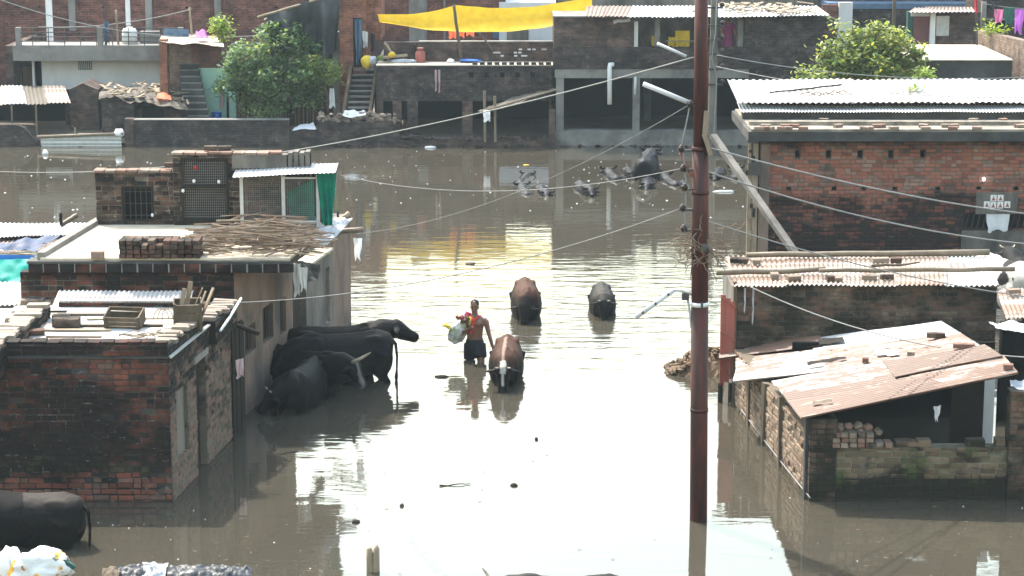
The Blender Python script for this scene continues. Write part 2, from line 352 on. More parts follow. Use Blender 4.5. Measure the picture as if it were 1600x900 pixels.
M['bark'] = m_plain('bark', (.13, .1, .075), (.07, .055, .04), 6, bump=.6)
M['fb_red'] = m_farbrick('far_red_brick', (.17, .065, .047), (.10, .042, .032), (.15, .11, .09), .36, lim=.25)
M['fb_sunlit'] = m_farbrick('far_sunlit_brick', (.25, .10, .06), (.19, .075, .046), (.22, .14, .11), .25)  # brick tone with the sunlight on tower and pier put into the colour
M['fb_dark'] = m_farbrick('far_sooty_brick', (.09, .062, .053), (.036, .028, .025), (.07, .063, .058), .46, (.010, .0105, .011), lim=.32, ssc=.9)
M['fb_brown'] = m_farbrick('far_brown_brick', (.125, .078, .062), (.058, .038, .032), (.09, .076, .066), .42, (.012, .0125, .013), lim=.3, ssc=.9)
M['fb_pale'] = m_farbrick('far_pale_brick', (.19, .13, .10), (.13, .09, .07), (.2, .17, .145), .3)
M['interior'] = m_plain('interior_shade', (.007, .007, .007), (.005, .005, .005), 1.5, spec=.05)  # near-black stand-in for the shade inside rooms and behind openings
M['earth'] = m_plain('bank_earth', (.12, .1, .075), (.08, .065, .05), 1.5, bump=.5)
M['plastic_bag'] = m_cloth('white_plastic_bag', (.78, .78, .77), (.68, .68, .68), .2, .35)

# ------------------------------------------------------------------ builders
_bv = {}
def brick_tpl(seed):
    r = random.Random(seed); j = lambda a: r.uniform(-a, a)
    vs = []
    for (y, ix, iz) in ((-.5, .045, .10), (-.40, 0, 0), (.5, 0, 0)):
        for x, z in ((-1, -1), (1, -1), (1, 1), (-1, 1)):
            vs.append(V((x * (.5 - ix) + j(.018), y + j(.03), z * (.5 - iz) + j(.045))))
    fs = [(0, 1, 2, 3)]
    for k in (0, 4):
        for a in range(4):
            b = (a + 1) % 4; fs.append((k + b, k + a, k + 4 + a, k + 4 + b))
    fs.append((11, 10, 9, 8))
    return vs, fs
TPL = [brick_tpl(100 + i) for i in range(7)]
def brick_mesh(mat, i):
    k = (mat.name, i % 7)
    if k not in _bv:
        m = MB(); m.add(*TPL[i % 7]); _bv[k] = m.mesh('brick', mat)
    return _bv[k]
def put_brick(parent, mat, c, size, rz=0.0, i=0, tilt=0.0):
    o = link('brick', brick_mesh(mat, i), parent, V(c) - wloc(parent))
    o.scale = size; o.rotation_euler = (tilt, 0, rz)
    return o
def brick_wall(parent, A, B, z0, z1, mb, mm, thick=.23, holes=(), seed=1, limit=100000, name='wall', L=.24, Hc=.088, proud=.012, top=None, ragged=0, see=None):
    """A to B with the outside on the right-hand side; holes are (u0, u1, z0, z1)."""
    r = random.Random(seed)
    A = V((A[0], A[1], 0)); B = V((B[0], B[1], 0)); d = (B - A); LN = d.length; d.normalize(); n = V((d.y, -d.x, 0)); rz = math.atan2(d.y, d.x)
    us = sorted({0, LN} | {h[0] for h in holes if 0 < h[0] < LN} | {h[1] for h in holes if 0 < h[1] < LN})
    zs = sorted({z0, z1} | {h[2] for h in holes if z0 < h[2] < z1} | {h[3] for h in holes if z0 < h[3] < z1})
    full = lambda u, z: 0 < u < LN and z0 < z < z1 and not any(h[0] < u < h[1] and h[2] < z < h[3] for h in holes)
    P = lambda u, z, t: A + d * u - n * t + V((0, 0, z))
    m = MB(); e = 1e-4
    for i in range(len(us) - 1):
        for j in range(len(zs) - 1):
            a, b, c, q = us[i], us[i + 1], zs[j], zs[j + 1]; uc, zc = (a + b) / 2, (c + q) / 2
            if not full(uc, zc): continue
            m.add([P(a, c, 0), P(b, c, 0), P(b, q, 0), P(a, q, 0)], [(0, 1, 2, 3)])
            m.add([P(a, c, thick), P(b, c, thick), P(b, q, thick), P(a, q, thick)], [(3, 2, 1, 0)])
            for (x0, y0, x1, y1, tu, tz) in ((a, c, b, c, uc, c - e), (b, c, b, q, b + e, zc), (b, q, a, q, uc, q + e), (a, q, a, c, a - e, zc)):
                if not full(tu, tz): m.add([P(x0, y0, 0), P(x0, y0, thick), P(x1, y1, thick), P(x1, y1, 0)], [(0, 1, 2, 3)])
    core = m.build(name, mm, parent)
    bl = []; k = 0; z = z0
    while z < z1 - .03:
        hc = min(Hc, z1 - z) ; u = -L * (.5 if k % 2 else 0) - r.uniform(0, .03)
        ztop = z1
        while u < LN:
            ln = L if r.random() < .62 else L * .52
            a, b = max(u, 0), min(u + ln, LN); u += ln
            segs = [(a, b)]
            for h in holes:
                if h[2] < z + hc * .5 < h[3]:
                    ns = []
                    for (x, y) in segs:
                        if y <= h[0] or x >= h[1]: ns.append((x, y)); continue
                        if x < h[0]: ns.append((x, h[0]))
                        if y > h[1]: ns.append((h[1], y))
                    segs = ns
            for (x, y) in segs:
                if y - x < .045: continue
                if r.random() < .018 and z > z0 + .4: continue
                if ragged and z + hc > z1 - ragged and r.random() < .35: continue
                g = .016
                pr = proud + r.uniform(-.006, .007)
                dep = .08
                c = A + d * ((x + y) / 2) + n * (pr - dep / 2) + V((0, 0, z + hc / 2 + r.uniform(-.007, .007) + .006 * math.sin(u * .9 + k)))
                bl.append((c, (y - x - g, dep, hc - g), rz + r.uniform(-.022, .022), r.randrange(7), r.random()))
        z += Hc; k += 1
    if see: vis = [q for q in bl if see(q[0])]; hid = [q for q in bl if not see(q[0])]
    else: vis, hid = bl, []
    vis.sort(key=lambda q: -q[1][0])
    for q in vis[:limit]: put_brick(core, mb, q[0], q[1], q[2], q[3])
    rest = vis[limit:] + hid
    if rest:
        m = MB()
        for (c, sz, rr, i, rn) in rest:
            mt = Matrix.Rotation(rr, 3, 'Z'); vs, fs = TPL[i]
            m.add([c + mt @ V((v.x * sz[0], v.y * sz[1], v.z * sz[2])) for v in vs], fs, rn)
        o = m.build('bricks', mb, core, rnd=True); o['kind'] = 'stuff'
    return core
def coping(parent, A, B, z, width, mb, seed=1, h=.07, step=.12, limit=True, off=0.0, wob=.03):
    """header bricks laid across the top of a wall, uneven"""
    r = random.Random(seed); A = V((A[0], A[1], 0)); B = V((B[0], B[1], 0)); d = B - A; LN = d.length; d.normalize(); n = V((d.y, -d.x, 0)); rz = math.atan2(d.y, d.x)
    u = step / 2
    while u < LN:
        c = A + d * u - n * (width / 2 + off + r.uniform(-wob, wob) * .5) + V((0, 0, z + h / 2 + r.uniform(-wob, wob) * .3))
        put_brick(parent, mb, c, (step - .012, width + r.uniform(-wob, wob), h), rz + r.uniform(-.07, .07), r.randrange(7), r.uniform(-.03, .03))
        u += step
def sheet(a, b, c, d, ridges='u', wl=.076, amp=.013, sag=.0, seed=0, edge=.0):
    """corrugated sheet a-b-c-d (a,b one edge; d,c the opposite); ridges along a->b ('u') or a->d ('v')"""
    a, b, c, d = V(a), V(b), V(c), V(d); r = random.Random(seed); ph = r.random() * 6
    nrm = (b - a).cross(d - a).normalized()
    if nrm.z < 0: nrm = -nrm
    lu = ((b - a).length + (c - d).length) / 2; lv = ((d - a).length + (c - b).length) / 2
    W = lv if ridges == 'u' else lu
    nw = max(6, int(W / wl * 6)); nl = 8
    def fn(u, v):
        p = (a * (1 - u) + b * u) * (1 - v) + (d * (1 - u) + c * u) * v
        k = v if ridges == 'u' else u; l = u if ridges == 'u' else v
        q = mnoise.noise(V((p.x * .9 + seed, p.y * .9, seed * 3.1)))
        return p + nrm * (amp * math.sin(k * W / wl * 2 * math.pi + ph) + q * .02 + sag * math.sin(math.pi * l))
    m = MB(); m.grid(fn, nl if ridges == 'u' else nw, nw if ridges == 'u' else nl)
    return m
def hang(a, b, drop, folds=5, amp=.05, nu=24, nv=14, taper=1.0, seed=0, out=V((0, -1, 0)), rag=.1):
    """cloth hanging from the line a-b"""
    a, b = V(a), V(b)
    def fn(u, v):
        uu = .5 + (u - .5) * (1 - (1 - taper) * v)
        p = a.lerp(b, uu); q = mnoise.noise(V((u * 3 + seed, v * 2, seed)))
        dr = drop * v * (1 + rag * math.sin(u * 7 + seed))
        return p + V((0, 0, -dr)) + out * (amp * (.3 + .7 * v) * math.sin(u * folds * 6.28 + seed) + q * amp * 1.5) + V((q * .05 * v, 0, 0))
    m = MB(); m.grid(fn, nu, nv); return m
def drape(pts4, nu=24, nv=16, amp=.04, sc=2.5, seed=0, sag=0.0):
    a, b, c, d = [V(q) for q in pts4]
    nrm = (b - a).cross(d - a).normalized()
    def fn(u, v):
        p = (a * (1 - u) + b * u) * (1 - v) + (d * (1 - u) + c * u) * v
        return p + nrm * amp * (mnoise.noise(p * sc + V((seed, 0, 0))) + .5 * mnoise.noise(p * sc * 2.7 + V((0, seed, 0)))) - V((0, 0, sag * math.sin(math.pi * u) * math.sin(math.pi * v) ))
    m = MB(); m.grid(fn, nu, nv); return m
def catenary(a, b, sag, n=24):
    a, b = V(a), V(b)
    return [a.lerp(b, i / n) - V((0, 0, sag * 4 * (i / n) * (1 - i / n))) for i in range(n + 1)]
def wire(label, a, b, sag=.3, r=.011, n=28, mat='wire'):
    m = MB(); m.tube(catenary(a, b, sag, n), r, 5)
    return tag(m.build('overhead_wire', M[mat], smooth=True), label, 'wire', 'wires strung across the flooded lane')
def lump(m, c, rx, ry, rz, seed=0, amp=.2, n=14, k=9, sc=3.0):
    """uneven pebble-like body"""
    c = V(c); vs = []
    for i in range(k + 1):
        ph = math.pi * i / k
        for j in range(n):
            a = 2 * math.pi * j / n
            q = V((math.sin(ph) * math.cos(a), math.sin(ph) * math.sin(a), math.cos(ph)))
            f = 1 + amp * (mnoise.noise(q * sc * .5 + V((seed, seed * .7, 0))) * 1.6 + .6 * mnoise.noise(q * sc * 1.3 + V((0, seed, 5))))
            vs.append(c + V((q.x * rx * f, q.y * ry * f, q.z * rz * f)))
    fs = [(i * n + j, (i + 1) * n + j, (i + 1) * n + (j + 1) % n, i * n + (j + 1) % n) for i in range(k) for j in range(n)]
    return m.add(vs, fs)
def remesh(m, name, voxel, smooth=4, fac=.5):
    me = m.mesh('tmp', None); o = bpy.data.objects.new('tmp', me); col.objects.link(o)
    a = o.modifiers.new('r', 'REMESH'); a.mode = 'VOXEL'; a.voxel_size = voxel; a.use_smooth_shade = True
    b = o.modifiers.new('s', 'SMOOTH'); b.factor = fac; b.iterations = smooth
    bpy.context.view_layer.update()
    dg = bpy.context.evaluated_depsgraph_get()
    out = bpy.data.meshes.new_from_object(o.evaluated_get(dg)); out.name = name
    bpy.data.objects.remove(o); bpy.data.meshes.remove(me)
    out.polygons.foreach_set('use_smooth', [True] * len(out.polygons))
    return out
def paint(me, fn):
    a = me.color_attributes.new('hide', 'FLOAT_COLOR', 'POINT')
    for i, v in enumerate(me.vertices):
        c = fn(v.co); a.data[i].color = (c[0], c[1], c[2], 1)

# ------------------------------------------------------------------ the setting
def water_mat():
    t = NT('muddy_flood_water'); p = t.pos()
    c = t.mix(t.ramp(t.noise(.12, 3), [(.35, 0.0), (.7, 1.0)]), (.046, .040, .029), (.038, .034, .026))
    # ripples: long low crests across the lane, stronger in the middle distance
    y = t.sep(p, 1)
    n1 = t.noise(1.0, 2, .5, t.scale(p, (.75, 2.6, 1)), .4)
    n2 = t.noise(1.0, 3, .55, t.scale(p, (2.2, 6.0, 1)), .2)
    big = t.ramp(t.noise(.16, 2, .5, t.scale(p, (1, .7, 1))), [(.35, .35), (.65, 1.0)])
    zone = t.ramp(t.math('DIVIDE', y, 100.0), [(.30, .10), (.37, .16), (.42, .75), (.46, .85), (.495, .36), (.53, .16), (.60, .09), (.75, .07)])
    h = t.math('ADD', t.math('MULTIPLY', n1, .9), t.math('MULTIPLY', n2, .28))
    h = t.math('MULTIPLY', t.math('MULTIPLY', h, zone), big)
    t.bump(h, 1.0, .055)
    return t.set(col=c, rough=.035, ior=1.68, spec=.5)
M['water'] = water_mat()
m = MB(); m.add([(-70, -3, 0), (70, -3, 0), (70, 72.5, 0), (-70, 72.5, 0)], [(0, 1, 2, 3)])
tag(m.build('flood_water', M['water']), kind='structure')
m = MB(); m.grid(lambda u, v: V((-70 + 140 * u, 70.95 + 120 * v ** 1.4, .06 + .25 * min(1, v * 12) + .05 * mnoise.noise(V((u * 60, v * 40, 0))))), 90, 50)
tag(m.build('ground', M['earth']), kind='structure')
m = MB(); m.add([(-70, -3, -.6), (70, -3, -.6), (70, 72.5, -.6), (-70, 72.5, -.6)], [(0, 1, 2, 3)])
tag(m.build('lane_bed', M['earth']), kind='structure')

# ------------------------------------------------------------------ near-left brick house
def inview(c):
    q = V(c) - V((0, 0, CAMH)); zc = q.y * cP - q.z * sP
    return abs(q.x / zc * FPX) < 806 and abs((-q.z * cP - q.y * sP) / zc * FPX) < 456
C1 = at(270, 783); d1 = (at(358, 690) - C1).normalized(); E1 = C1 + d1 * 3.55
h1 = thing('brick_house', 'low sooty brick house with wood scraps on its roof, nearest house on the left', 'house', C1)
brick_wall(h1, (C1.x - 3.6, C1.y), (C1.x, C1.y), -.25, 2.2, M['b_l1'], M['mo_l1'], .23, limit=285, seed=3, see=inview)
nrm1 = V((d1.y, -d1.x, 0))
brick_wall(h1, C1 + V((0, .002, 0)), E1, -.25, 2.2, M['b_l1s'], M['mo_l1s'], .20, limit=0, seed=4, holes=((.32, .95, .5, 1.62), (1.45, 2.02, -.3, 1.78)))
# door and blind window recesses
m = MB(); mt = Matrix((d1, nrm1, V((0, 0, 1)))).transposed()
for (u0, u1, z0, z1) in ((1.45, 2.02, -.3, 1.78),):
    m.obox(C1 + d1 * ((u0 + u1) / 2) - nrm1 * .13 + V((0, 0, (z0 + z1) / 2)), (u1 - u0 + .02, .03, z1 - z0 + .02), mt)
m.build('door', M['wood_dark'], h1)
m = MB(); m.obox(C1 + d1 * .635 - nrm1 * .07 + V((0, 0, 1.06)), (.63, .03, 1.12), mt); m.build('blocked_window', M['greyplaster'], h1)
m = MB(); m.obox(C1 + d1 * 1.735 - nrm1 * .1 + V((0, 0, 1.83)), (.8, .26, .1), mt); m.build('lintel', M['concrete'], h1)
m = MB(); m.bar(C1 + d1 * .0 + nrm1 * .02 + V((0, 0, 2.21)), C1 + d1 * 2.5 + nrm1 * .02 + V((0, 0, 2.21)), .05, .025); m.build('flashing', M['zincpipe'], h1)
m = MB(); m.bar(C1 + V((-3.6, -.012, 2.215)), C1 + V((.02, -.012, 2.215)), .05, .025); m.build('flashing', M['iron'], h1)
# parapets
pf = brick_wall(h1, (C1.x - 3.6, C1.y), (C1.x, C1.y), 2.235, 2.40, M['b_l1'], M['mo_l1'], .2, seed=5, name='parapet', limit=0)
coping(pf, (C1.x - 3.0, C1.y), (C1.x, C1.y), 2.40, .21, M['b_l1'], 6, h=.05, step=.2)
S0 = C1 + d1 * .05; S1 = C1 + d1 * 2.0
ps = brick_wall(h1, S0, S1, 2.235, 2.36, M['b_l1s'], M['mo_l1s'], .24, seed=7, name='parapet', limit=0)
coping(ps, S0, S1, 2.36, .27, M['b_pale'], 8, h=.07, step=.135, wob=.09)
S2 = C1 + d1 * 2.25 + nrm1 * .12; S3 = C1 + d1 * 3.6 + nrm1 * .12
ps = brick_wall(h1, S2, S3, 1.9, 2.27, M['b_l1s'], M['mo_l1s'], .30, seed=9, name='parapet', limit=0)
coping(ps, S2, S3, 2.27, .32, M['b_pale'], 10, h=.07, step=.13, wob=.09)
m = MB(); m.tube([S2 + nrm1 * .08 + V((0, 0, 2.12)), S2 + d1 * .5 + nrm1 * .1 + V((0, 0, 2.22)), S3 + nrm1 * .08 + V((0, 0, 2.36))], .022, 8); m.build('white_pipe', M['white'], h1, True)
for i in range(2):
    a = C1 + d1 * (2.25 + i * .2) - nrm1 * .1; 
p0, p1 = at(-60, 575, 2.45), at(78, 476, 2.45)
pl_ = brick_wall(h1, (p0.x + .2, p0.y), (p1.x, p1.y), 2.0, 2.42, M['b_l1s'], M['mo_l1s'], .3, seed=11, name='parapet', limit=0)
coping(pl_, (p0.x + .2, p0.y), (p1.x, p1.y), 2.42, .34, M['b_pale'], 12, h=.07, step=.21, wob=.1)
# roof sheets and boards
m = MB(); m.hexa([V((C1.x - 3.6, C1.y + .19, 2.1)), V((C1.x - .2, C1.y + .19, 2.1)), V((E1.x - .25, E1.y, 2.1)), V((C1.x - 3.6, E1.y, 2.1)),
                  V((C1.x - 3.6, C1.y + .19, 2.2)), V((C1.x - .2, C1.y + .19, 2.2)), V((E1.x - .25, E1.y, 2.2)), V((C1.x - 3.6, E1.y, 2.2))])
m.build('roof_slab', M['lime_floor'], h1)
for k in range(9):
    y0 = C1.y + .3 + k * .36; xr = C1.x - .26 + .128 * (y0 - C1.y); xl = C1.x - 3.1 + R.uniform(-.1, .3)
    if k % 3 == 1 : xl += R.uniform(.2, .9)
    z = 2.225 + .008 * (k % 2)
    mm_ = sheet((xl, y0, z), (xr, y0 + R.uniform(-.05, .05), z), (xr, y0 + .40, z + .02), (xl, y0 + .40, z + .02), 'u', seed=k, amp=.01, wl=.1)
    mm_.build('roof_sheet', M[['sheet_white', 'sheet_mix', 'sheet_white'][k % 3]], h1, True)
for k in range(7):
    y0 = C1.y + .35 + k * .42 + R.uniform(-.1, .1); x0 = C1.x - 2.7 + R.uniform(0, 1.2); L_ = R.uniform(.8, 1.6)
    m = MB(); m.obox((x0 + L_ / 2, y0, 2.262), (L_, R.uniform(.06, .12), .022), R.uniform(-.05, .05)); m.build('plank', M['wood_pale' if k % 2 else 'wood'], h1)
br_ = brick_wall(h1, (at(90, 486, 2.2).x, E1.y - .1), (E1.x - .3, E1.y - .1), 2.0, 2.32, M['b_l1'], M['mo_l1'], .12, seed=13, name='parapet', limit=0)

def crate(name, label, c, size, rz, tilt, mat='wood', planks=0):
    o = thing(name, label, 'crate', c)
    mt = Matrix.Rotation(rz, 3, 'Z') @ Matrix.Rotation(tilt, 3, 'X'); sx, sy, sz = size; c = V(c)
    def pn(nm, off, s, k=0):
        m = MB(); m.obox(c + mt @ V(off), s, mt, .006); m.build(nm, M[mat], o)
    for k in range(3):
        pn('slat', (0, -sy / 2, sz * (.18 + .31 * k)), (sx, .018, sz * .27)); pn('slat', (0, sy / 2, sz * (.18 + .31 * k)), (sx, .018, sz * .27))
    for k in (-1, 1):
        pn('end_panel', (k * sx / 2, 0, sz / 2), (.02, sy * .98, sz * .95))
        pn('corner_post', (k * (sx / 2 - .02), -sy / 2 - .018, sz / 2), (.04, .02, sz))
    pn('bottom', (0, 0, .012), (sx * .96, sy * .96, .02))
    for k in range(planks):
        a = c + mt @ V((-sx * .3 + sx * .2 * k, R.uniform(-.1, .1), sz * .4)); b = a + V((R.uniform(.0, .2), R.uniform(.0, .15), sz * .6 + R.uniform(.12, .28)))
        m = MB(); m.bar(a, b, .07, .018); m.build('broken_plank', M['wood_pale'], o)
    return o
crate('wooden_crate', 'upright broken crate with pale planks sticking out, on the low brick house', at(294, 513, 2.27), (.42, .42, .46), .15, .06, planks=5)
crate('wooden_crate', 'tipped wooden crate lying in the middle of the low brick roof', at(196, 508, 2.27), (.55, .36, .24), -.12, .28)
def loose_brick(label, c, rz=0, mat='b_loose', size=(.24, .11, .075), tilt=0):
    m = MB(); vs, fs = TPL[R.randrange(7)]; mt = Matrix.Rotation(rz, 3, 'Z') @ Matrix.Rotation(tilt, 3, 'X')
    m.add([V(c) + V((0, 0, size[2] / 2)) + mt @ V((v.x * size[0], v.y * size[1], v.z * size[2])) for v in vs], fs)
    o = m.build('loose_brick', M[mat]); return tag(o, label, 'brick', 'loose bricks lying on roofs')
loose_brick('dark charred block on the low left roof beside the tipped crate', at(104, 510, 2.27), .1, 'b_loosedark', (.42, .2, .14))
loose_brick('flat broken brick at the far left of the low roof', at(54, 522, 2.27), .3, 'b_loosedark', (.3, .14, .07))
loose_brick('thin dark brick half on the low left roof edge by the parapet', at(97, 500, 2.27), .0, 'b_loosedark', (.3, .14, .09))
m = MB()
for k in range(14):
    a0 = R.uniform(0, 6.28); rr = R.uniform(.1, .25); c = at(225 + R.uniform(-22, 45), 528 + R.uniform(-6, 5), 2.27)
    m.tube([c + V((rr * math.cos(a0 + t * .5), rr * .6 * math.sin(a0 + t * .5), .02 + .05 * abs(math.sin(t * .6 + k)))) for t in range(10)], .008, 4)
tag(m.build('tangled_wire', M['wood_pale']), 'pale tangle of wire lying near the front of the low roof', 'wire tangle')
m = MB()
for k in range(3):
    c = at(252 + 6 * k, 500, 2.27); m.tube([c + V((.12 * math.cos(t * .4), .03 * k, .02 + .16 * math.sin(t * .4))) for t in range(9)], .008, 4)
tag(m.build('wire_loop', M['wood_pale']), 'pale wire loops standing between the two crates', 'wire')

# sheets between the houses
o = thing('lean_to_roof', 'narrow pale corrugated strip wedged between the two left houses', 'roof', at(170, 484, 2.15))
y0, y1 = E1.y + .1, E1.y + .75
for k in range(2):
    x0 = -7.55 + k * 1.1
    sheet((x0, y0, 2.18), (x0 + 1.15, y0, 2.18), (x0 + 1.15, y1, 2.34), (x0, y1, 2.34), 'v', seed=20 + k).build('roof_sheet', M['sheet_white'], o, True)
m = MB(); m.tube([V((-7.6, y0 + .02, 2.14)), V((-5.2, y0 + .02, 2.14))], .04); m.build('batten', M['bamboo'], o)
# dark plank screen and posts at the back corner of the near house
o = thing('plank_screen', 'dark upright planks between the brick house and the pink wall', 'fence', E1)
for k in range(5):
    c = E1 + d1 * (.1 + .16 * k) + nrm1 * (.02 + .02 * (k % 2)); m = MB(); m.obox(c + V((0, 0, .8)), (.15, .03, 2.1 + .1 * math.sin(k * 3)), mt, .01); m.build('plank', M['wood_dark'], o)
m = MB(); m.tube([E1 + nrm1 * .05 + V((0, 0, 1.95)), E1 + d1 * .2 + nrm1 * .45 + V((0, 0, 1.75))], .04); m.build('beam_stub', M['wood_dark'], o)
hang(E1 + nrm1 * .1 + V((0, -.05, 1.35)), E1 + nrm1 * .22 + V((0, .1, 1.35)), .3, 2, .02).build('rag', M['palepink'], o, True)

# ------------------------------------------------------------------ mid-left house with the roof hut
K2 = at(371, 660); F2 = at(549, 504); d2 = (F2 - K2).normalized(); n2 = V((d2.y, -d2.x, 0)); mt2 = Matrix((d2, n2, V((0, 0, 1)))).transposed()
Y2 = K2.y; ZR = 2.84
h2 = thing('plastered_house', 'house with pink plaster side wall and a pale flat roof carrying a hut', 'house', K2)
xl = aty(32, 440, Y2).x
brick_wall(h2, (xl, Y2), (K2.x, Y2), 1.75, 2.6, M['b_l2'], M['mo_l2'], .23, seed=21, limit=260)
m = MB(); m.box(xl, K2.x, Y2 + .02, Y2 + .2, -.3, 1.745); m.build('lower_wall', M['greyplaster'], h2)
# dentil course of dark blocks with white mortar
xa = aty(45, 410, Y2).x; xb = aty(452, 410, Y2).x
m = MB(); m.box(xa + .01, xb - .01, Y2 - .04, Y2 + .25, 2.605, 2.755); band = m.build('eaves_band', M['offwhite'], h2)
x = xa; k = 0
while x < xb - .05:
    put_brick(band, M['b_l2'], (x + .12, Y2 - .03, 2.68), (.235, .12, .15), 0, k); x += .262; k += 1
m = MB(); m.box(xa - .02, xb + .02, Y2 - .08, Y2 + .3, 2.757, 2.80); m.build('eaves_course', M['concrete_dark'], h2)
for k in range(13):
    a = aty(42 + k * 16, 474, Y2 - .12); put_brick(h2, M['b_loose'], V((a.x, Y2 - .1, a.z + .02 * math.sin(k * 2.3))), (.2 + .03 * math.sin(k), .2, .13), .05 * math.sin(k * 3), k)
# side wall with three windows
def rwall(parent, P, d, LN, z0, z1, thick, mat, holes=(), name='wall'):
    n = V((d.y, -d.x, 0)); us = sorted({0, LN} | {q for h in holes for q in h[:2]}); zs = sorted({z0, z1} | {q for h in holes for q in h[2:]})
    full = lambda u, z: 0 < u < LN and z0 < z < z1 and not any(h[0] < u < h[1] and h[2] < z < h[3] for h in holes)
    m = MB(); e = 1e-4; Q = lambda u, z, t: V((P.x, P.y, 0)) + d * u - n * t + V((0, 0, z))
    for i in range(len(us) - 1):
        for j in range(len(zs) - 1):
            a, b, c, q = us[i], us[i + 1], zs[j], zs[j + 1]; uc, zc = (a + b) / 2, (c + q) / 2
            if not full(uc, zc): continue
            m.add([Q(a, c, 0), Q(b, c, 0), Q(b, q, 0), Q(a, q, 0)], [(0, 1, 2, 3)]); m.add([Q(a, c, thick), Q(b, c, thick), Q(b, q, thick), Q(a, q, thick)], [(3, 2, 1, 0)])
            for (x0, y0, x1, y1, tu, tz) in ((a, c, b, c, uc, c - e), (b, c, b, q, b + e, zc), (b, q, a, q, uc, q + e), (a, q, a, c, a - e, zc)):
                if not full(tu, tz): m.add([Q(x0, y0, 0), Q(x0, y0, thick), Q(x1, y1, thick), Q(x1, y1, 0)], [(0, 1, 2, 3)])
    return m.build(name, mat, parent)
WH = ((.55, 1.2, 1.02, 1.5), (1.65, 2.3, .98, 1.62), (2.75, 3.15, .9, 1.55))
rwall(h2, K2, d2, 3.6, -.3, 2.6, .2, M['pinkplaster'], WH, 'side_wall')
for (a, b, c, q) in WH:
    w_ = MB(); w_.obox(K2 + d2 * ((a + b) / 2) - n2 * .12 + V((0, 0, (c + q) / 2)), (b - a, .02, q - c), mt2); w_ = w_.build('window', M['interior'], h2)
    for k in range(4):
        m = MB(); u = a + (b - a) * (k + .5) / 4; m.tube([K2 + d2 * u - n2 * .06 + V((0, 0, c)), K2 + d2 * u - n2 * .06 + V((0, 0, q))], .009, 5); m.build('window_bar', M['iron'], w_)
# recess then the annex wall with a low sunlit coping
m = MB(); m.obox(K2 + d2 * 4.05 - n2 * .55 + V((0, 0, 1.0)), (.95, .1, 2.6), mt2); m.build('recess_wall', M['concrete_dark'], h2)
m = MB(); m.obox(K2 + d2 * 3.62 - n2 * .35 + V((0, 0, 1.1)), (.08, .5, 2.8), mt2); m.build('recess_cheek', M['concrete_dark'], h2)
LN2 = (F2 - K2).length
rwall(h2, K2 + d2 * 4.55, d2, 2.05, -.3, 1.78, .25, M['greyplaster'], ((1.45, 1.75, .4, 1.5),), 'annex_wall')
m = MB(); m.obox(K2 + d2 * 5.55 - n2 * .14 + V((0, 0, 1.80)), (2.0, .32, .05), mt2); m.build('annex_coping', M['lime_floor'], h2)
rwall(h2, K2 + d2 * 6.6, d2, LN2 - 6.6, -.3, 2.25, .25, M['pinkplaster'], (), 'annex_wall')
e_ = K2 + d2 * (LN2 + .0); m = MB(); m.obox(e_ - d2 * .1 - n2 * 1.4 + V((0, 0, 1.0)), (.2, 2.4, 2.5), mt2); m.build('annex_end_wall', M['greyplaster'], h2)
# flat roof: slab with overhang, left kerb
RA, RB, RC, RD = at(62, 404, ZR), at(452, 404, ZR), at(532, 340, ZR), at(155, 347, ZR)
def slab(pts, z0, z1):
    m = MB(); m.hexa([V((q.x, q.y, z0)) for q in pts] + [V((q.x, q.y, z1)) for q in pts]); return m
slab([V((RA.x, Y2 + .0, 0)), V((RB.x, Y2 + .0, 0)), RC, RD], 2.801, ZR).build('roof_slab', M['lime_floor'], h2)
slab([V((RB.x - 1.0, Y2 + .3, 0)), V((RB.x - .05, Y2 + .3, 0)), RC - V((.1, .1, 0)), RC - V((1.6, .1, 0))], 2.62, 2.80).build('slab_edge', M['concrete_dark'], h2)
kb = MB(); kb.bar(RA + V((0, .1, .02)), RD + V((0, 0, .02)), .13, .13); kb.build('roof_kerb', M['concrete'], h2)

# hut on the roof
HY = at(155, 351, ZR).y
hx = lambda px, py=320: aty(px, py, HY).x
hz = lambda py: aty(300, py, HY).z
hut = thing('rooftop_hut', 'small patchy brick hut with barred window and tall wire door on the flat roof', 'hut', (hx(300), HY, ZR))
gx0, gx1, gz0, gz1 = hx(190), hx(241), hz(346), hz(291)
brick_wall(hut, (hx(150), HY), (hx(272), HY), ZR, hz(270), M['b_hut'], M['mo_hut'], .2, seed=31, holes=((gx0 - hx(150), gx1 - hx(150), gz0, gz1),))
wn_ = MB(); wn_.box(gx0, gx1, HY + .12, HY + .15, gz0, gz1); wn_ = wn_.build('window', M['interior'], hut)
for k in range(6):
    u = gx0 + (gx1 - gx0) * (k + .5) / 6; m = MB(); m.tube([V((u, HY + .05, gz0)), V((u, HY + .05, gz1))], .008, 5); m.build('window_bar', M['iron'], wn_)
for k in range(3):
    z_ = gz0 + (gz1 - gz0) * (k + .5) / 3; m = MB(); m.tube([V((gx0, HY + .055, z_)), V((gx1, HY + .055, z_))], .007, 5); m.build('window_bar', M['iron'], wn_)
m = MB()
for (a, b, c, q) in ((gx0, gx1, gz1 - .04, gz1), (gx0, gx1, gz0, gz0 + .04), (gx0, gx0 + .04, gz0 + .04, gz1 - .04), (gx1 - .04, gx1, gz0 + .04, gz1 - .04)): m.box(a, b, HY - .015, HY + .06, c, q)
m.build('window_frame', M['wood_dark'], wn_)
dx0, dx1, dz0, dz1 = hx(285), hx(358), hz(346), hz(246)
HY2 = HY - .06
brick_wall(hut, (hx(272) + .005, HY2), (hx(486), HY2), ZR, hz(241), M['b_hut'], M['mo_hut'], .24, seed=32, holes=((dx0 - hx(272), dx1 - hx(272), dz0, dz1),))
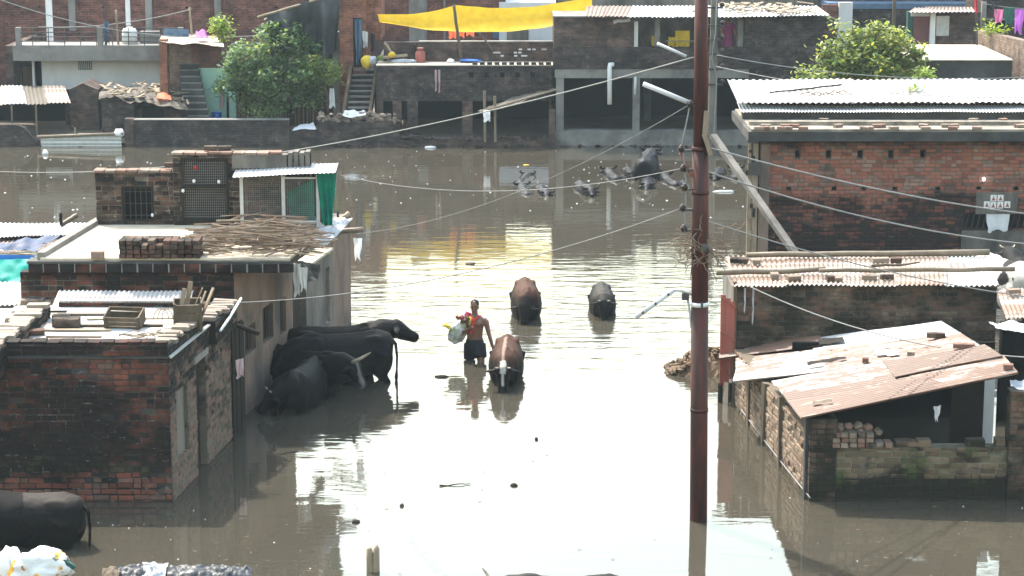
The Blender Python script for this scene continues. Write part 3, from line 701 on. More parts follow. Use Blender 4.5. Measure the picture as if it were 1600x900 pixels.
dr = MB(); dr.box(dx0, dx1, HY2 + .14, HY2 + .17, dz0, dz1); dr = dr.build('door', M['interior'], hut)
m = MB(); zm = dz0 + (dz1 - dz0) * .55
for (a, b, c, q) in ((dx0, dx1, dz1 - .045, dz1), (dx0, dx1, dz0, dz0 + .06), (dx0, dx1, zm - .025, zm + .025)): m.box(a + .045, b - .045, HY2 - .02, HY2 + .05, c, q)
for (a, b) in ((dx0, dx0 + .044), (dx1 - .044, dx1)): m.box(a, b, HY2 - .022, HY2 + .05, dz0, dz1)
m.build('door_frame', M['wood_dark'], dr)
m = MB()
for k in range(22):
    u = dx0 + .05 + (dx1 - dx0 - .1) * k / 21; m.box(u - .003, u + .003, HY2 + .02, HY2 + .026, dz0, dz1)
for k in range(26):
    z_ = dz0 + (dz1 - dz0) * k / 25; m.box(dx0, dx1, HY2 + .027, HY2 + .033, z_ - .003, z_ + .003)
m.build('wire_mesh', M['mesh'], dr)
for (px_, py_, mt_) in ((305, 262, 'redcloth'), (303, 283, 'white'), (342, 284, 'white'), (286, 298, 'white')):
    m = MB(); m.ell(aty(px_, py_, HY2 - .03), .03, .015, .035, 8, 6); m.build('padlock' if mt_ == 'white' else 'red_tassel', M[mt_], dr, True)
m = MB(); m.ell(aty(238, 336, HY - .03), .025, .015, .035, 8, 6); m.build('padlock', M['white'], wn_, True)
coping(hut, (hx(148), HY - .02), (hx(270), HY - .02), hz(270) + .002, .26, M['b_loose'], 61, h=.05, step=.2, wob=.04)
coping(hut, (hx(270) + .01, HY2 - .03), (hx(450), HY2 - .03), hz(241) + .002, .28, M['b_loose'], 62, h=.05, step=.22, wob=.04)
m = MB(); m.box(hx(150), hx(486), HY + .3, HY + 1.55, ZR, hz(285)); m.build('back_wall', M['greyplaster'], hut)
m = MB(); m.box(hx(365), hx(450), HY2 - .03, HY2 - .016, hz(262), hz(241)); m.build('plaster_patch', M['greyplaster'], hut)
for k in range(4):
    m = MB(); m.box(hx(452 + k * 9), hx(459 + k * 9), HY2 - .03, HY2 + .3, hz(262), hz(238 - (k % 2) * 2)); m.build('parapet_block', M['greyplaster'], hut)
for k, px_ in enumerate((268, 330, 352)):
    loose_brick('brick lying on top of the hut roof, %s' % ('at its step', 'middle one', 'above the wire door edge')[k], (hx(px_), HY + .1, hz(236 if k else 262) + .004), .1 * k, 'b_loosedark')
# wire coop
CY = HY - .42
cx = lambda px: aty(px, 320, CY).x
cz = lambda py: aty(440, py, CY).z
coop = thing('wire_coop', 'wire mesh coop with white sheet roof beside the hut', 'coop', (cx(440), CY, ZR))
X0, X1, XM, Z0, Z1 = cx(378), cx(497), cx(443), ZR, cz(274)
for x_ in (X0, XM, X1):
    m = MB(); m.box(x_ - .03, x_ + .03, CY - .03, CY + .03, Z0, Z1); m.build('post', M['zincpipe'], coop)
for x_ in (X0, X1):
    m = MB(); m.box(x_ - .025, x_ + .025, CY + .65, CY + .70, Z0, Z1); m.build('post', M['wood'], coop)
m = MB(); m.box(X0 + .031, X1 - .031, CY - .02, CY + .6, Z0 + .002, Z0 + .11); m.build('plinth', M['concrete'], coop)
for (za, zb_) in ((Z0 + .12, Z0 + .15), (Z1 - .06, Z1 - .03)):
    m = MB(); m.box(XM + .035, X1 - .035, CY - .035, CY - .015, za, zb_); m.build('door_rail', M['zincpipe'], coop)
def wiremesh(a, b, z0, z1, y, st=.036):
    m = MB(); k = 0
    u = a
    while u < b: m.box(u - .0025, u + .0025, y, y + .005, z0, z1); u += st
    z = z0
    while z < z1: m.box(a, b, y + .006, y + .011, z - .0025, z + .0025); z += st
    return m
wiremesh(X0 + .03, XM - .03, Z0 + .12, Z1, CY).build('wire_mesh', M['mesh'], coop)
wiremesh(XM + .04, X1 - .04, Z0 + .15, Z1 - .06, CY - .03).build('wire_mesh', M['mesh'], coop)
m = MB(); m.box(X0 + .03, X1 - .03, CY + .60, CY + .64, Z0 + .12, Z1); m.build('back_panel', M['wood_dark'], coop)
q = [aty(363, 277, CY - .18), aty(524, 270, CY - .18), aty(524, 270, CY - .18) + V((0, .72, .07)), aty(363, 277, CY - .18) + V((0, .72, .07))]
sheet(*q, ridges='v', amp=.006, seed=3).build('roof_sheet', M['sheet_white'], coop, True)
nt = hang(aty(494, 272, CY - .1), aty(526, 268, CY + .15), 1.15, 3, .06, taper=.45, seed=4); tag(nt.build('green_net', M['green_net'], smooth=True), 'green shade net hanging off the coop corner', 'net')
m = drape([aty(448, 300, CY + .3), aty(490, 280, CY + .3), aty(492, 345, CY + .3), aty(452, 335, CY + .3)], 12, 10, .08, 4, 3); tag(m.build('green_cloth', M['green_net'], smooth=True), 'green cloth bunched inside the wire coop', 'cloth')

# brick stack
def stack(name, label, c, nx, nz, L=.235, D=.115, Hh=.078, mat='b_loosedark', rows=2, header=True, miss=.1, seed=3):
    r = random.Random(seed); o = thing(name, label, 'bricks', c); c = V(c)
    st = D if header else L
    for k in range(nz):
        for i in range(nx):
            for j in range(rows):
                if k == nz - 1 and r.random() < miss: continue
                dep = L if header else D
                put_brick(o, M[mat], c + V(((i - (nx - 1) / 2) * (st + .008) + r.uniform(-.008, .008), j * (dep + .01) + r.uniform(-.03, .01), (k + .5) * Hh)), ((st - .004), dep, Hh - .004), r.uniform(-.04, .04), r.randrange(7))
    return o
sc_ = at(249, 404, ZR)
stack('brick_stack', 'neat stack of dark bricks on the front edge of the flat roof', (sc_.x, sc_.y + .1, ZR), 11, 4, rows=2)
loose_brick('pair-high pale brick alone on the flat roof left of the stack', at(153, 404, ZR), .05, 'b_loose', (.22, .12, .13))
# stick pile
m = MB(); r = random.Random(5)
o = thing('stick_pile', 'wide heap of dry firewood sticks on the flat roof', 'firewood', at(405, 400, ZR))
for k in range(300):
    px_ = r.uniform(315, 495); f_ = 1 - abs((px_ - 405) / 100) ** 3; hh = r.uniform(0, .38) * max(.15, f_)
    c = at(px_, r.uniform(368, 402), ZR) ; c.z = ZR + .02 + hh
    if c.y > HY - .45: continue
    a = r.gauss(0, .35) + (1.2 if r.random() < .08 else 0); L_ = r.uniform(.3, .9); dv = V((math.cos(a), math.sin(a), r.gauss(0, .06))) * L_ / 2
    rr = r.uniform(.009, .021); mid = c + V((r.uniform(-.03, .03), r.uniform(-.03, .03), r.uniform(0, .02)))
    m = MB(); m.tube([c - dv, mid, c + dv], [rr, rr * .9, rr * .6], 5); m.build('stick', M['stick' if k % 3 else 'wood_pale'], o)
m = drape([at(300, 392, ZR) + V((0, 0, .1)), at(375, 372, ZR) + V((0, 0, .12)), at(372, 364, ZR) + V((0, 0, .06)), at(310, 375, ZR) + V((0, 0, .05))], 10, 8, .03, 3, 2)
tag(m.build('pale_sack_sheet', M['whitecloth'], smooth=True), 'pale sack spread at the left end of the stick heap', 'sack')
# plastic sheeting and logs at the roof's right edge
m = drape([at(470, 395, ZR) + V((0, 0, .02)), at(515, 380, 2.75), at(553, 340, 2.9), at(515, 348, ZR) + V((0, 0, .12))], 26, 26, .16, 3.2, 6)
tag(m.build('plastic_sheeting', M['greycloth'], smooth=True), 'crumpled grey plastic sheeting over the right edge of the flat roof', 'plastic sheet')
def log(label, a, b, r0, r1=None, mat='bamboo', cat='pole', name='wooden_pole', wob=.02, n=7, group=None):
    a, b = V(a), V(b); m = MB(); k = R.random() * 9
    m.tube([a.lerp(b, i / n) + V((mnoise.noise(V((i * .7, k, 0))) * wob, mnoise.noise(V((i * .7, k, 4))) * wob, mnoise.noise(V((k, i * .7, 2))) * wob)) for i in range(n + 1)], [r0 + ((r1 or r0) - r0) * i / n for i in range(n + 1)], 9)
    return tag(m.build(name, M[mat], smooth=True), label, cat, group)
log('stout log end jutting right from the flat roof', aty(480, 368, 41.5), aty(568, 358, 41.5), .055)
log('pale log tip pointing up behind the plastic sheeting', aty(515, 358, 42.3), aty(545, 333, 42.6), .05, mat='wood_pale')
log('short dark peg standing up by the plastic sheeting', aty(528, 350, 42.2), aty(528, 331, 42.2), .02, mat='wood_dark')
for k, (px_, py_, dr_) in enumerate(((455, 412, .55), (466, 418, .4), (552, 372, .4))):
    a = aty(px_, py_, 38.5 if k < 2 else 41.4); tag(hang(a, a + V((.16, .1, -.02)), dr_, 2, .03, taper=.6, seed=k).build('torn_rag', M['whitecloth'], smooth=True), ('long torn pale rag under the roof corner', 'shorter torn rag beside the roof corner', 'small rag dangling beneath the log end')[k], 'rag')
m = drape([aty(455, 400, 38.8), aty(500, 415, 40), aty(500, 440, 40), aty(470, 440, 38.8)], 14, 12, .12, 4, 2); tag(m.build('dark_sheeting', M['blacktarp'], smooth=True), 'black sheeting tucked under the edge of the flat roof', 'plastic sheet')

# sheds on the far left beside the flat roof
sh = thing('corrugated_shed', 'pale corrugated shed roofs left of the flat roof, partly cut by the frame', 'shed', at(60, 400, 2.3))
pl = plane3(at(0, 395, 2.45), at(150, 352, 2.45), at(0, 352, 2.55))
qq = [onpl(-60, 372, pl), onpl(112, 366, pl), onpl(146, 349, pl), onpl(-60, 349, pl)]
sheet(*qq, ridges='v', seed=40).build('roof_sheet', M['sheet_white'], sh, True)
pl = plane3(at(0, 395, 2.38), at(150, 352, 2.38), at(0, 352, 2.48))
qq = [onpl(-60, 396, pl), onpl(66, 392, pl), onpl(118, 364, pl), onpl(-60, 364, pl)]
sheet(*qq, ridges='v', seed=41).build('roof_sheet', M['sheet_mix'], sh, True)
m = MB(); m.tube([onpl(-40, 363, pl) + V((0, 0, .05)), onpl(128, 361, pl) + V((0, 0, .05))], .03); m.build('batten', M['wood'], sh)
a0 = onpl(-60, 398, pl); m = MB(); m.box(a0.x, a0.x + 2.0, a0.y + .25, a0.y + .35, -.3, 2.28); m.build('wall', M['greyplaster'], sh)
m = drape([aty(-30, 392, 38.9) , aty(55, 390, 38.9), aty(100, 368, 40.1), aty(40, 378, 40)], 18, 10, .1, 3, 5, -.08); tag(m.build('navy_tarpaulin', M['navy'], smooth=True), 'crumpled navy tarpaulin on the pale sheets at far left', 'tarpaulin')
tag(hang(aty(-40, 397, 38.6), aty(54, 399, 38.6), .16, 1, .02).build('blue_tarpaulin', M['blue'], smooth=True), 'bright blue strip of tarpaulin above the teal one', 'tarpaulin')
tag(drape([aty(-40, 404, 38.55), aty(54, 405, 38.55), aty(46, 442, 38.2), aty(-40, 443, 38.2)], 22, 14, .05, 3, 8).build('teal_tarpaulin', M['teal'], smooth=True), 'teal tarpaulin hanging at the left edge', 'tarpaulin')
log('bamboo pole tip resting on the far left sheets', aty(95, 352, 41), aty(120, 336, 41.2), .045, mat='bamboo')
log('short black peg upright on the far left sheets', aty(95, 350, 41), aty(94, 333, 41), .03, mat='wood_dark')
lo = thing('low_sheet_roof', 'low white corrugated roof under the teal tarpaulin at left', 'roof', at(10, 465, 2.0))
sheet(at(-60, 478, 2.05), at(45, 476, 2.05), at(40, 440, 2.2), at(-60, 440, 2.2), ridges='v', seed=44).build('roof_sheet', M['sheet_white'], lo, True)
q_ = at(-30, 500, 2.1); m = MB(); m.box(q_.x, q_.x + 1.2, q_.y, q_.y + .9, 1.8, 2.1); m.build('ledge', M['lime_floor'], lo)

# ------------------------------------------------------------------ big brick house on the right
YR1 = at(1190, 412).y
rx = lambda px, Y=YR1: aty(px, 300, Y).x
rz_ = lambda py, Y=YR1: aty(1400, py, Y).z
h3 = thing('large_brick_house', 'large red brick house with square vent holes and a projecting roof slab', 'house', (rx(1190), YR1, 0))
ZT = rz_(222)
hol = []
for px_ in (1245, 1293, 1342, 1390, 1440): hol.append((rx(px_ - 4) - rx(1190), rx(px_ + 4) - rx(1190), rz_(247), rz_(235)))
for px_ in (1232, 1303, 1350, 1398, 1465, 1529, 1587): hol.append((rx(px_ - 3.5) - rx(1190), rx(px_ + 3.5) - rx(1190), rz_(298), rz_(292)))
WX0, WX1 = rx(1508) - rx(1190), rx(1660) - rx(1190)
hol.append((WX0, WX1, rz_(358), rz_(335)))
brick_wall(h3, (rx(1190), YR1), (rx(1700), YR1), -.3, ZT, M['b_r1'], M['mo_r1'], .23, seed=51, limit=290, holes=hol, see=lambda c: inview(c) and c.z > .25)
m = MB(); m.box(rx(1185), rx(1700), YR1 + .2, YR1 + .24, .2, ZT - .02); m.build('dark_backing', M['interior'], h3)  # near-black sheet behind the vent holes, standing in for inner shade
for px_ in (1290, 1388): pass
# corner posts
for k, (a, b) in enumerate(((1187, 1200), (1176, 1183), (1168, 1173))):
    m = MB(); m.obox(((rx(a) + rx(b)) / 2, YR1 - .09 + k * .02, ZT / 2 - .15), (rx(b) - rx(a), .12, ZT + .25), .0, .02); m.build('corner_post', M['pinkplaster' if k == 0 else 'wood_pale'], h3)
for k in range(12):
    z_ = R.uniform(.2, 2.7); m = MB(); m.obox((rx(R.uniform(1166, 1180)), YR1 - .14, z_), (.07, .05, R.uniform(.1, .25)), R.uniform(-.4, .4), .01); m.build('offcut', M['wood_dark' if k % 2 else 'wood_pale'], h3)
m = MB(); m.box(rx(1167), rx(1187), YR1 - .2, YR1 - .05, rz_(272), rz_(252)); m.build('meter_box', M['iron'], h3)
# slab, roof deck
Ys = YR1 - .45
sx0 = aty(1166, 210, Ys).x; sx1 = rx(1720)
zs0, zs1 = aty(1400, 221, Ys).z, aty(1400, 206, Ys).z
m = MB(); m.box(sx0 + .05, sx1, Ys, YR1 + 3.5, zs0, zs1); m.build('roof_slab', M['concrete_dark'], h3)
m = MB(); m.box(sx0 + .12, sx1, Ys + .06, YR1 + 3.4, zs1 + .002, zs1 + .05); deck = m.build('roof_deck', M['deck'], h3)
m = MB(); m.box(sx0 + .14, sx1, Ys + .75, Ys + .95, zs1 + .052, zs1 + .14); m.build('roof_kerb', M['deck'], h3)
Yk = at(1400, 183, zs1 + .1).y
m = MB(); m.box(sx0 + .1, sx1, Yk, Yk + .25, zs1 + .052, zs1 + .22); m.build('back_kerb', M['concrete_dark'], h3)
a = V((sx0 + .05, Yk - .12, zs1 + .24)); sheet(a, V((sx1, Yk - .12, zs1 + .24)), V((sx1, Yk + .9, zs1 + .34)), a + V((0, 1.02, .1)), ridges='v', seed=52).build('eaves_sheet', M['sheet_white'], h3, True)
# rear white roof
Zf = zs1 + .42; f0 = at(1152, 161, Zf); f1 = at(1640, 160, Zf); Yb = f0.y + 4.2
pl = plane3(f0, f1, V((f0.x, Yb, Zf + .62)))
for k in range(5):
    p0_, p1_ = 1138 + k * 95, 1138 + (k + 1) * 95 + 6
    A_ = onpl(p0_ + (14 if k == 0 else 0), 160 + (k % 2), pl); B_ = onpl(p1_, 160 + (k % 2), pl); C_ = onpl(p1_, 124, pl); D_ = onpl(p0_ - (2 if k == 0 else 0), 125, pl)
    dz = V((0, 0, .012 * (k % 2)))
    sheet(A_ + dz, B_ + dz, C_ + dz, D_ + dz, ridges='v', seed=60 + k, wl=.15, amp=.018).build('rear_roof_sheet', M['sheet_white'], h3, True)
m = MB(); m.box(f0.x + .3, f1.x, f0.y + .5, f0.y + .7, zs1, Zf + .03); m.build('rear_wall', M['fb_dark'], h3)
log('thin rusty rod lying across the white corrugated roof', onpl(1203, 148, pl) + V((0, 0, .05)), onpl(1315, 136, pl) + V((0, 0, .05)), .02, mat='wood_dark', name='iron_rod', cat='rod')
m = MB()
for k in range(60):
    c = onpl(1428 + R.gauss(0, 9), 143 + R.gauss(0, 1.6), pl) + V((0, 0, .05 + R.random() * .1)); a = R.random() * 6.3
    u_ = V((math.cos(a), math.sin(a), R.uniform(-.3, .6))) * .08; v_ = V((-math.sin(a), math.cos(a), .2)) * .04
    m.add([c, c + u_ * .5 + v_, c + u_, c + u_ * .5 - v_], [(0, 1, 2, 3)], R.random())
tag(m.build('creeper_plant', M['leaf3'], rnd=True), 'little green creeper patch on the white corrugated roof', 'plant')
m = MB(); 
for k in range(5):
    m.tube([onpl(1250 + k * 14, 150 + 3 * math.sin(k), pl) + V((0, 0, .04)), onpl(1262 + k * 14, 147 + R.uniform(0, 4), pl) + V((0, 0, .09)), onpl(1275 + k * 14, 151, pl) + V((0, 0, .04))], .012, 4)
tag(m.build('dry_vine', M['stick']), 'dry brown vine trailing over the white corrugated roof', 'vine')
for k in range(26):
    px_ = R.uniform(1180, 1595); py_ = R.choice((203, 199, 190, 187)); zz = zs1 + .052
    c = at(px_, py_, zz)
    if c.y > Yk - .1 or abs(c.y - Ys - .85) < .25: c.y = Ys + .35
    put_brick(deck, M['b_loose'], c + V((0, 0, .04)), (.22, .11, .075), R.uniform(-.6, .6), k)
# dark window, cloth, poster panel
m = MB(); m.box(rx(1508), rx(1660), YR1 + .16, YR1 + .18, rz_(358), rz_(335)); wv = m.build('window', M['interior'], h3)
for k in range(16):
    px_ = 1511 + k * 9; m = MB(); m.tube([V((rx(px_), YR1 + .06, rz_(358))), V((rx(px_ + 5), YR1 + .06, rz_(335)))], .012, 4); m.build('window_bar', M['iron'], wv)
m = MB(); m.box(rx(1525), rx(1590), YR1 - .05, YR1 - .025, rz_(334), rz_(300)); pan = m.build('plaster_panel', M['greyplaster'], h3)
for (px_, py_) in ((1552, 309), (1563, 309), (1542, 319), (1552, 320), (1563, 320), (1574, 319)):
    m = MB(); m.box(rx(px_ - 4.6), rx(px_ + 4.6), YR1 - .058, YR1 - .052, rz_(py_ + 5), rz_(py_ - 5)); pic = m.build('poster', M['white'], pan)
    m = MB(); c = V((rx(px_), YR1 - .0615, rz_(py_))); m.add([c + V((-.05, 0, -.055)), c + V((.05, 0, -.055)), c + V((.02, 0, .0)), c + V((0, 0, .06)), c + V((-.02, 0, 0))], [(0, 1, 2, 3, 4)]); m.build('printed_figure', M['redpaint'], pic)
tag(hang((rx(1542), YR1 - .04, rz_(333)), (rx(1579), YR1 - .04, rz_(333)), .42, 1.5, .02, taper=.86, seed=1).build('hanging_towel', M['whitecloth'], smooth=True), 'white towel hanging over the dark barred window', 'towel')
m = MB(); m.box(rx(1505), rx(1660), YR1 - .045, YR1 - .02, .2, rz_(360)); gate = m.build('metal_shutter', M['greyplaster'], h3)
for k in range(12):
    m = MB(); m.box(rx(1508 + k * 9), rx(1511 + k * 9), YR1 - .06, YR1 - .046, .2, rz_(361)); m.build('shutter_rib', M['greyplaster'], gate)
bl = thing('light_bulb', 'small bare glowing bulb on the red brick wall', 'bulb', aty(1537, 285, YR1 - .08))
em = NT('bulb_glow'); em.b.inputs['Emission Color'].default_value = (1, .95, .85, 1); em.b.inputs['Emission Strength'].default_value = 5; em.set(col=(.8, .8, .8))
m = MB(); m.ell(aty(1537, 280, YR1 - .08), .03, .03, .038, 10, 8); m.build('glass', em.m, bl, True)
m = MB(); m.tube([aty(1537, 284, YR1 - .06), aty(1531, 287, YR1 - .02)], .02, 6); m.build('socket', M['iron'], bl)
# ------------------------------------------------------------------ middle right house, rusty roof
KR2 = at(1148, 628); YR2 = KR2.y
r2x = lambda px, py=480: aty(px, py, YR2).x
r2z = lambda py: aty(1350, py, YR2).z
h4 = thing('rusty_roofed_house', 'brick house under a rusty corrugated roof held down by poles and bricks', 'house', KR2)
xe = r2x(1557)
brick_wall(h4, (KR2.x, YR2), (xe, YR2), .75, r2z(447), M['b_r2'], M['mo_r2'], .22, seed=71, limit=280)
m = MB(); m.box(KR2.x, xe, YR2 + .03, YR2 + .2, -.3, .748); m.build('lower_wall', M['greyplaster'], h4)
m = MB(); m.box(KR2.x - .06, KR2.x - .002, YR2 - .03, YR2 + .1, -.3, r2z(440)); m.build('corner_post', M['wood'], h4)
m = MB(); m.box(KR2.x + .02, KR2.x + .2, YR2 + .25, YR2 + 2.8, -.3, 1.85); m.build('side_wall', M['greyplaster'], h4)
m = MB(); m.box(xe - .25, xe - .01, YR2 + .25, YR2 + 2.8, -.3, 1.85); m.build('side_wall', M['greyplaster'], h4)
pl4 = plane3(aty(1150, 446, YR2 - .12), aty(1500, 446, YR2 - .12), at(1350, 400, 2.18))
rows = ((1137, 1232, 'sheet_rust'), (1225, 1325, 'sheet_mix'), (1318, 1408, 'sheet_rust'), (1400, 1480, 'sheet_rust'), (1472, 1562, 'sheet_white'))
for k, (a, b, mt_) in enumerate(rows):
    e = V((0, 0, .014 * (k % 2)))
    t_ = 14 * (1400 - a) / 500 ; s_ = 14 * (1400 - b) / 500
    fa = 447 + (0 if k else 0)
    A_ = onpl(a + (8 if k == 0 else 0), fa, pl4); B_ = onpl(b, fa + (-2 if k == 4 else 0), pl4); C_ = onpl(b - (18 if k == 4 else 0) + s_ * .6, 401, pl4); D_ = onpl(a + t_ * .6 - 12 * (k == 0), 401, pl4)
    sheet(A_ + e, B_ + e, C_ + e, D_ + e, ridges='v', seed=80 + k, wl=.085, amp=.016).build('roof_sheet', M[mt_], h4, True)
for k in range(3):
    a = onpl(1488 + 10 * k, 424, pl4) + V((0, 0, .05)); m = MB(); m.bar(a, onpl(1485 + 10 * k, 415, pl4) + V((0, 0, .05)), .05, .01); m.build('painted_mark', M['redpaint'], h4)
log('long bamboo pole along the back edge of the rusty roof', onpl(1165, 406, pl4) + V((0, 0, .09)), onpl(1546, 402, pl4) + V((0, 0, .09)), .05, .06, name='bamboo_pole')
log('left bamboo pole across the middle of the rusty roof', onpl(1120, 434, pl4) + V((0, 0, .09)), onpl(1290, 429, pl4) + V((0, 0, .09)), .055, .045, name='bamboo_pole')
log('right bamboo pole across the rusty roof towards the white cow', onpl(1280, 434, pl4) + V((0, 0, .13)), onpl(1585, 429, pl4) + V((0, 0, .1)), .04, .045, name='bamboo_pole')
log('crooked dark branch lying on the middle of the rusty roof', onpl(1362, 430, pl4) + V((0, 0, .16)), onpl(1436, 423, pl4) + V((0, 0, .14)), .03, .015, mat='wood', name='branch', cat='branch')
for k, (px_, py_, w_, lb) in enumerate(((1155, 412, .32, 'dark brick by the upper left corner of the rusty roof'), (1182, 414, .14, 'stub of brick at upper left of the rusty roof'), (1375, 412, .3, 'dark brick lying high on the rusty roof beneath the long pole'), (1400, 412, .2, 'pale brick next to the dark one high on the rusty roof'),
        (1210, 436, .14, 'small yellowish stone by the left pole on the rusty roof'), (1240, 440, .24, 'dark brick on the front edge of the rusty roof, left part'), (1298, 440, .16, 'tilted orange brick on the front edge of the rusty roof'), (1310, 441, .13, 'pale chip of brick beside the tilted orange brick'), (1358, 438, .26, 'brick under the crooked branch on the rusty roof'), (1386, 438, .22, 'rightmost brick along the front of the rusty roof'))):
    loose_brick(lb, onpl(px_, py_, pl4) + V((0, 0, .02)), R.uniform(-.3, .3), 'b_loosedark' if k % 3 == 0 else 'b_loose', (w_, .12, .09), R.uniform(-.3, .3))
# red painted door panel at the left of that house
dq = thing('plank_gate', 'faded red plank gate leaning at the corner of the rusty-roofed house', 'gate', (KR2.x - .2, YR2, 0))
for k in range(3):
    m = MB(); m.obox((KR2.x - .24 + k * .085, YR2 - .04 + .25 * (2 - k) * .0, 1.12), (.08, .03, 1.62 - .12 * k), .1, .006); m.build('plank', M['redpaint'], dq)
for z_ in (.5, 1.2, 1.8):
    m = MB(); m.bar((KR2.x - .28, YR2 - .07, z_ + .1), (KR2.x - .02, YR2 - .07, z_ - .08), .04, .02); m.build('brace', M['redpaint'], dq)
for k, x_ in enumerate((-.26, -.08)):
    m = MB(); m.tube([V((KR2.x + x_, YR2 - .02, -.4)), V((KR2.x + x_, YR2 - .02, .35 + .0 * k))], .045, 7); m.build('post', M['wood_dark'], dq)
for k, (px_, l_) in enumerate(((1163, .42), (1176, .62))):
    a = aty(px_, 450, YR2 - .1); tag(hang(a, a + V((.03, 0, 0)), l_, 1, .01, 3, 8).build('hanging_strap', M['greycloth']), ('short', 'long')[k] + ' grey strap hanging from the rusty roof edge', 'strap')
# ------------------------------------------------------------------ near right lean-to
KR3 = at(1265, 782); YR3 = KR3.y; d3 = (at(1150, 637) - KR3).normalized()
r3x = lambda px: aty(px, 730, YR3).x
r3z = lambda py: aty(1400, py, YR3).z
h5 = thing('ruined_shed', 'low mossy brick shed under patched rusty iron sheets at right', 'shed', KR3)
plR = plane3(aty(1252, 658, YR3 - .15), aty(1592, 587, YR3 - .15), aty(1470, 502, YR2 - .9))
sheets = (((1127, 549), (1282, 529), (1286, 545), (1124, 566), 'sheet_brown', 0.05), ((1265, 531), (1470, 503), (1503, 524), (1272, 551), 'sheet_white', .02),
          ((1150, 578), (1300, 560), (1296, 580), (1145, 598), 'sheet_white', .0), ((1150, 563), (1300, 546), (1306, 566), (1150, 585), 'sheet_mix', .018), ((1288, 548), (1500, 522), (1538, 548), (1290, 583), 'sheet_mix', .03),
          ((1206, 600), (1395, 568), (1404, 590), (1222, 618), 'sheet_mix', .045), ((1380, 571), (1540, 545), (1568, 563), (1400, 596), 'sheet_brown', .06),
          ((1220, 614), (1420, 580), (1432, 605), (1236, 636), 'sheet_brown', .01), ((1412, 588), (1570, 560), (1592, 586), (1470, 612), 'sheet_mix', .03), ((1232, 631), (1448, 594), (1486, 609), (1252, 658), 'sheet_brown', .04))
for k, (a, b, c, dd, mt_, up) in enumerate(sheets):
    U = plR[1] * (up if plR[1].z > 0 else -up)
    sheet(onpl(*dd, plR) + U, onpl(*c, plR) + U, onpl(*b, plR) + U, onpl(*a, plR) + U, ridges='u', seed=90 + k, wl=.12, amp=.022).build('roof_sheet', M[mt_], h5, True)
# walls
brick_wall(h5, (r3x(1265), YR3), (r3x(1306), YR3), -.3, r3z(657) + .02, M['b_r2'], M['mo_r2'], .35, seed=72, name='pillar', limit=60)
brick_wall(h5, (r3x(1306) + .003, YR3 + .03), (r3x(1574), YR3 + .03), -.3, r3z(700), M['b_r3'], M['mo_r3'], .24, seed=73, limit=235)
brick_wall(h5, (r3x(1574) + .003, YR3 - .03), (r3x(1680), YR3 - .03), -.3, r3z(612), M['b_r2'], M['mo_r2'], .3, seed=74, name='pillar', limit=0)
rwl = brick_wall(h5, at(1147, 633), KR3 - V((.0, -.0, 0)), -.3, 1.0, M['b_r3s'], M['mo_r3s'], .22, seed=75, limit=0, ragged=.25, proud=.02)
dd3 = -d3; n3 = V((dd3.y, -dd3.x, 0)); LN3 = (KR3 - at(1147, 633)).length
for k, u in enumerate((.1, 1.35, 2.6, 3.8, LN3 - .12)):
    c = at(1147, 633) + dd3 * u + n3 * .02; zt = plR[0].z - ((c.x - plR[0].x) * plR[1].x + (c.y - plR[0].y) * plR[1].y) / plR[1].z - .03
    m = MB(); m.obox((c.x, c.y, zt / 2 - .1), (.09, .09, zt + .2), math.atan2(dd3.y, dd3.x), .015); m.build('post', M['wood' if k != 4 else 'concrete_dark'], h5)
m = MB(); c0 = at(1147, 633) - n3 * .45; c1 = KR3 - n3 * .45; m.bar(c0 + V((0, 0, .2)), c1 + V((0, .3, .2)), .05, 1.1, up=V((0, 0, 1))); m.build('inner_boards', M['wood_dark'], h5)
m = MB(); m.box(r3x(1300), r3x(1660), YR2 - 1.0, YR2 - .9, -.3, 1.3); m.build('back_wall', M['interior'], h5)
m = MB(); m.box(r3x(1508), r3x(1560), YR3 + 1.2, YR3 + 1.28, -.3, 1.62); m.build('inner_door', M['wood_dark'], h5)
m = MB(); m.box(r3x(1570), r3x(1600), YR3 + 2.2, YR3 + 2.3, -.3, 1.72); m.build('sunlit_partition', M['offwhite'], h5)  # off-white colour stands in for sun falling on this inner piece
for k, (px_, w_, hh) in enumerate(((1412, .26, .09), (1426, .16, .08), (1444, .2, .1), (1525, .28, .1), (1563, .14, .12))):
    c = V((r3x(px_), YR3 + .14, r3z(700) + hh / 2)); put_brick(h5, M['b_r3'], c, (w_, .2, hh), 0, k)
stack('loose_brick_heap', 'pale loose bricks stacked on the mossy wall under the lean-to', (r3x(1332), YR3 + .12, r3z(700)), 5, 3, mat='b_loose', rows=1, miss=.0, seed=4)
stack('loose_brick_heap', 'shorter end of the pale loose bricks on the mossy wall', (r3x(1374), YR3 + .12, r3z(700)), 3, 1, mat='b_loose', rows=1, miss=0, seed=9)
lumpk = thing('broken_brick_heap', 'rounded broken brick pieces topping the pale brick stack', 'bricks', (r3x(1335), YR3 + .15, r3z(677)))
for k, (px_, py_) in enumerate(((1313, 672), (1326, 671), (1341, 670), (1357, 673), (1372, 680), (1345, 680), (1360, 684))):
    m = MB(); c = V((r3x(px_), YR3 + .16, r3z(py_) + .01)); lump(m, c, .075, .09, .06, k * 3.3, .18, 9, 6); m.build('brick', M['b_loose'], lumpk)
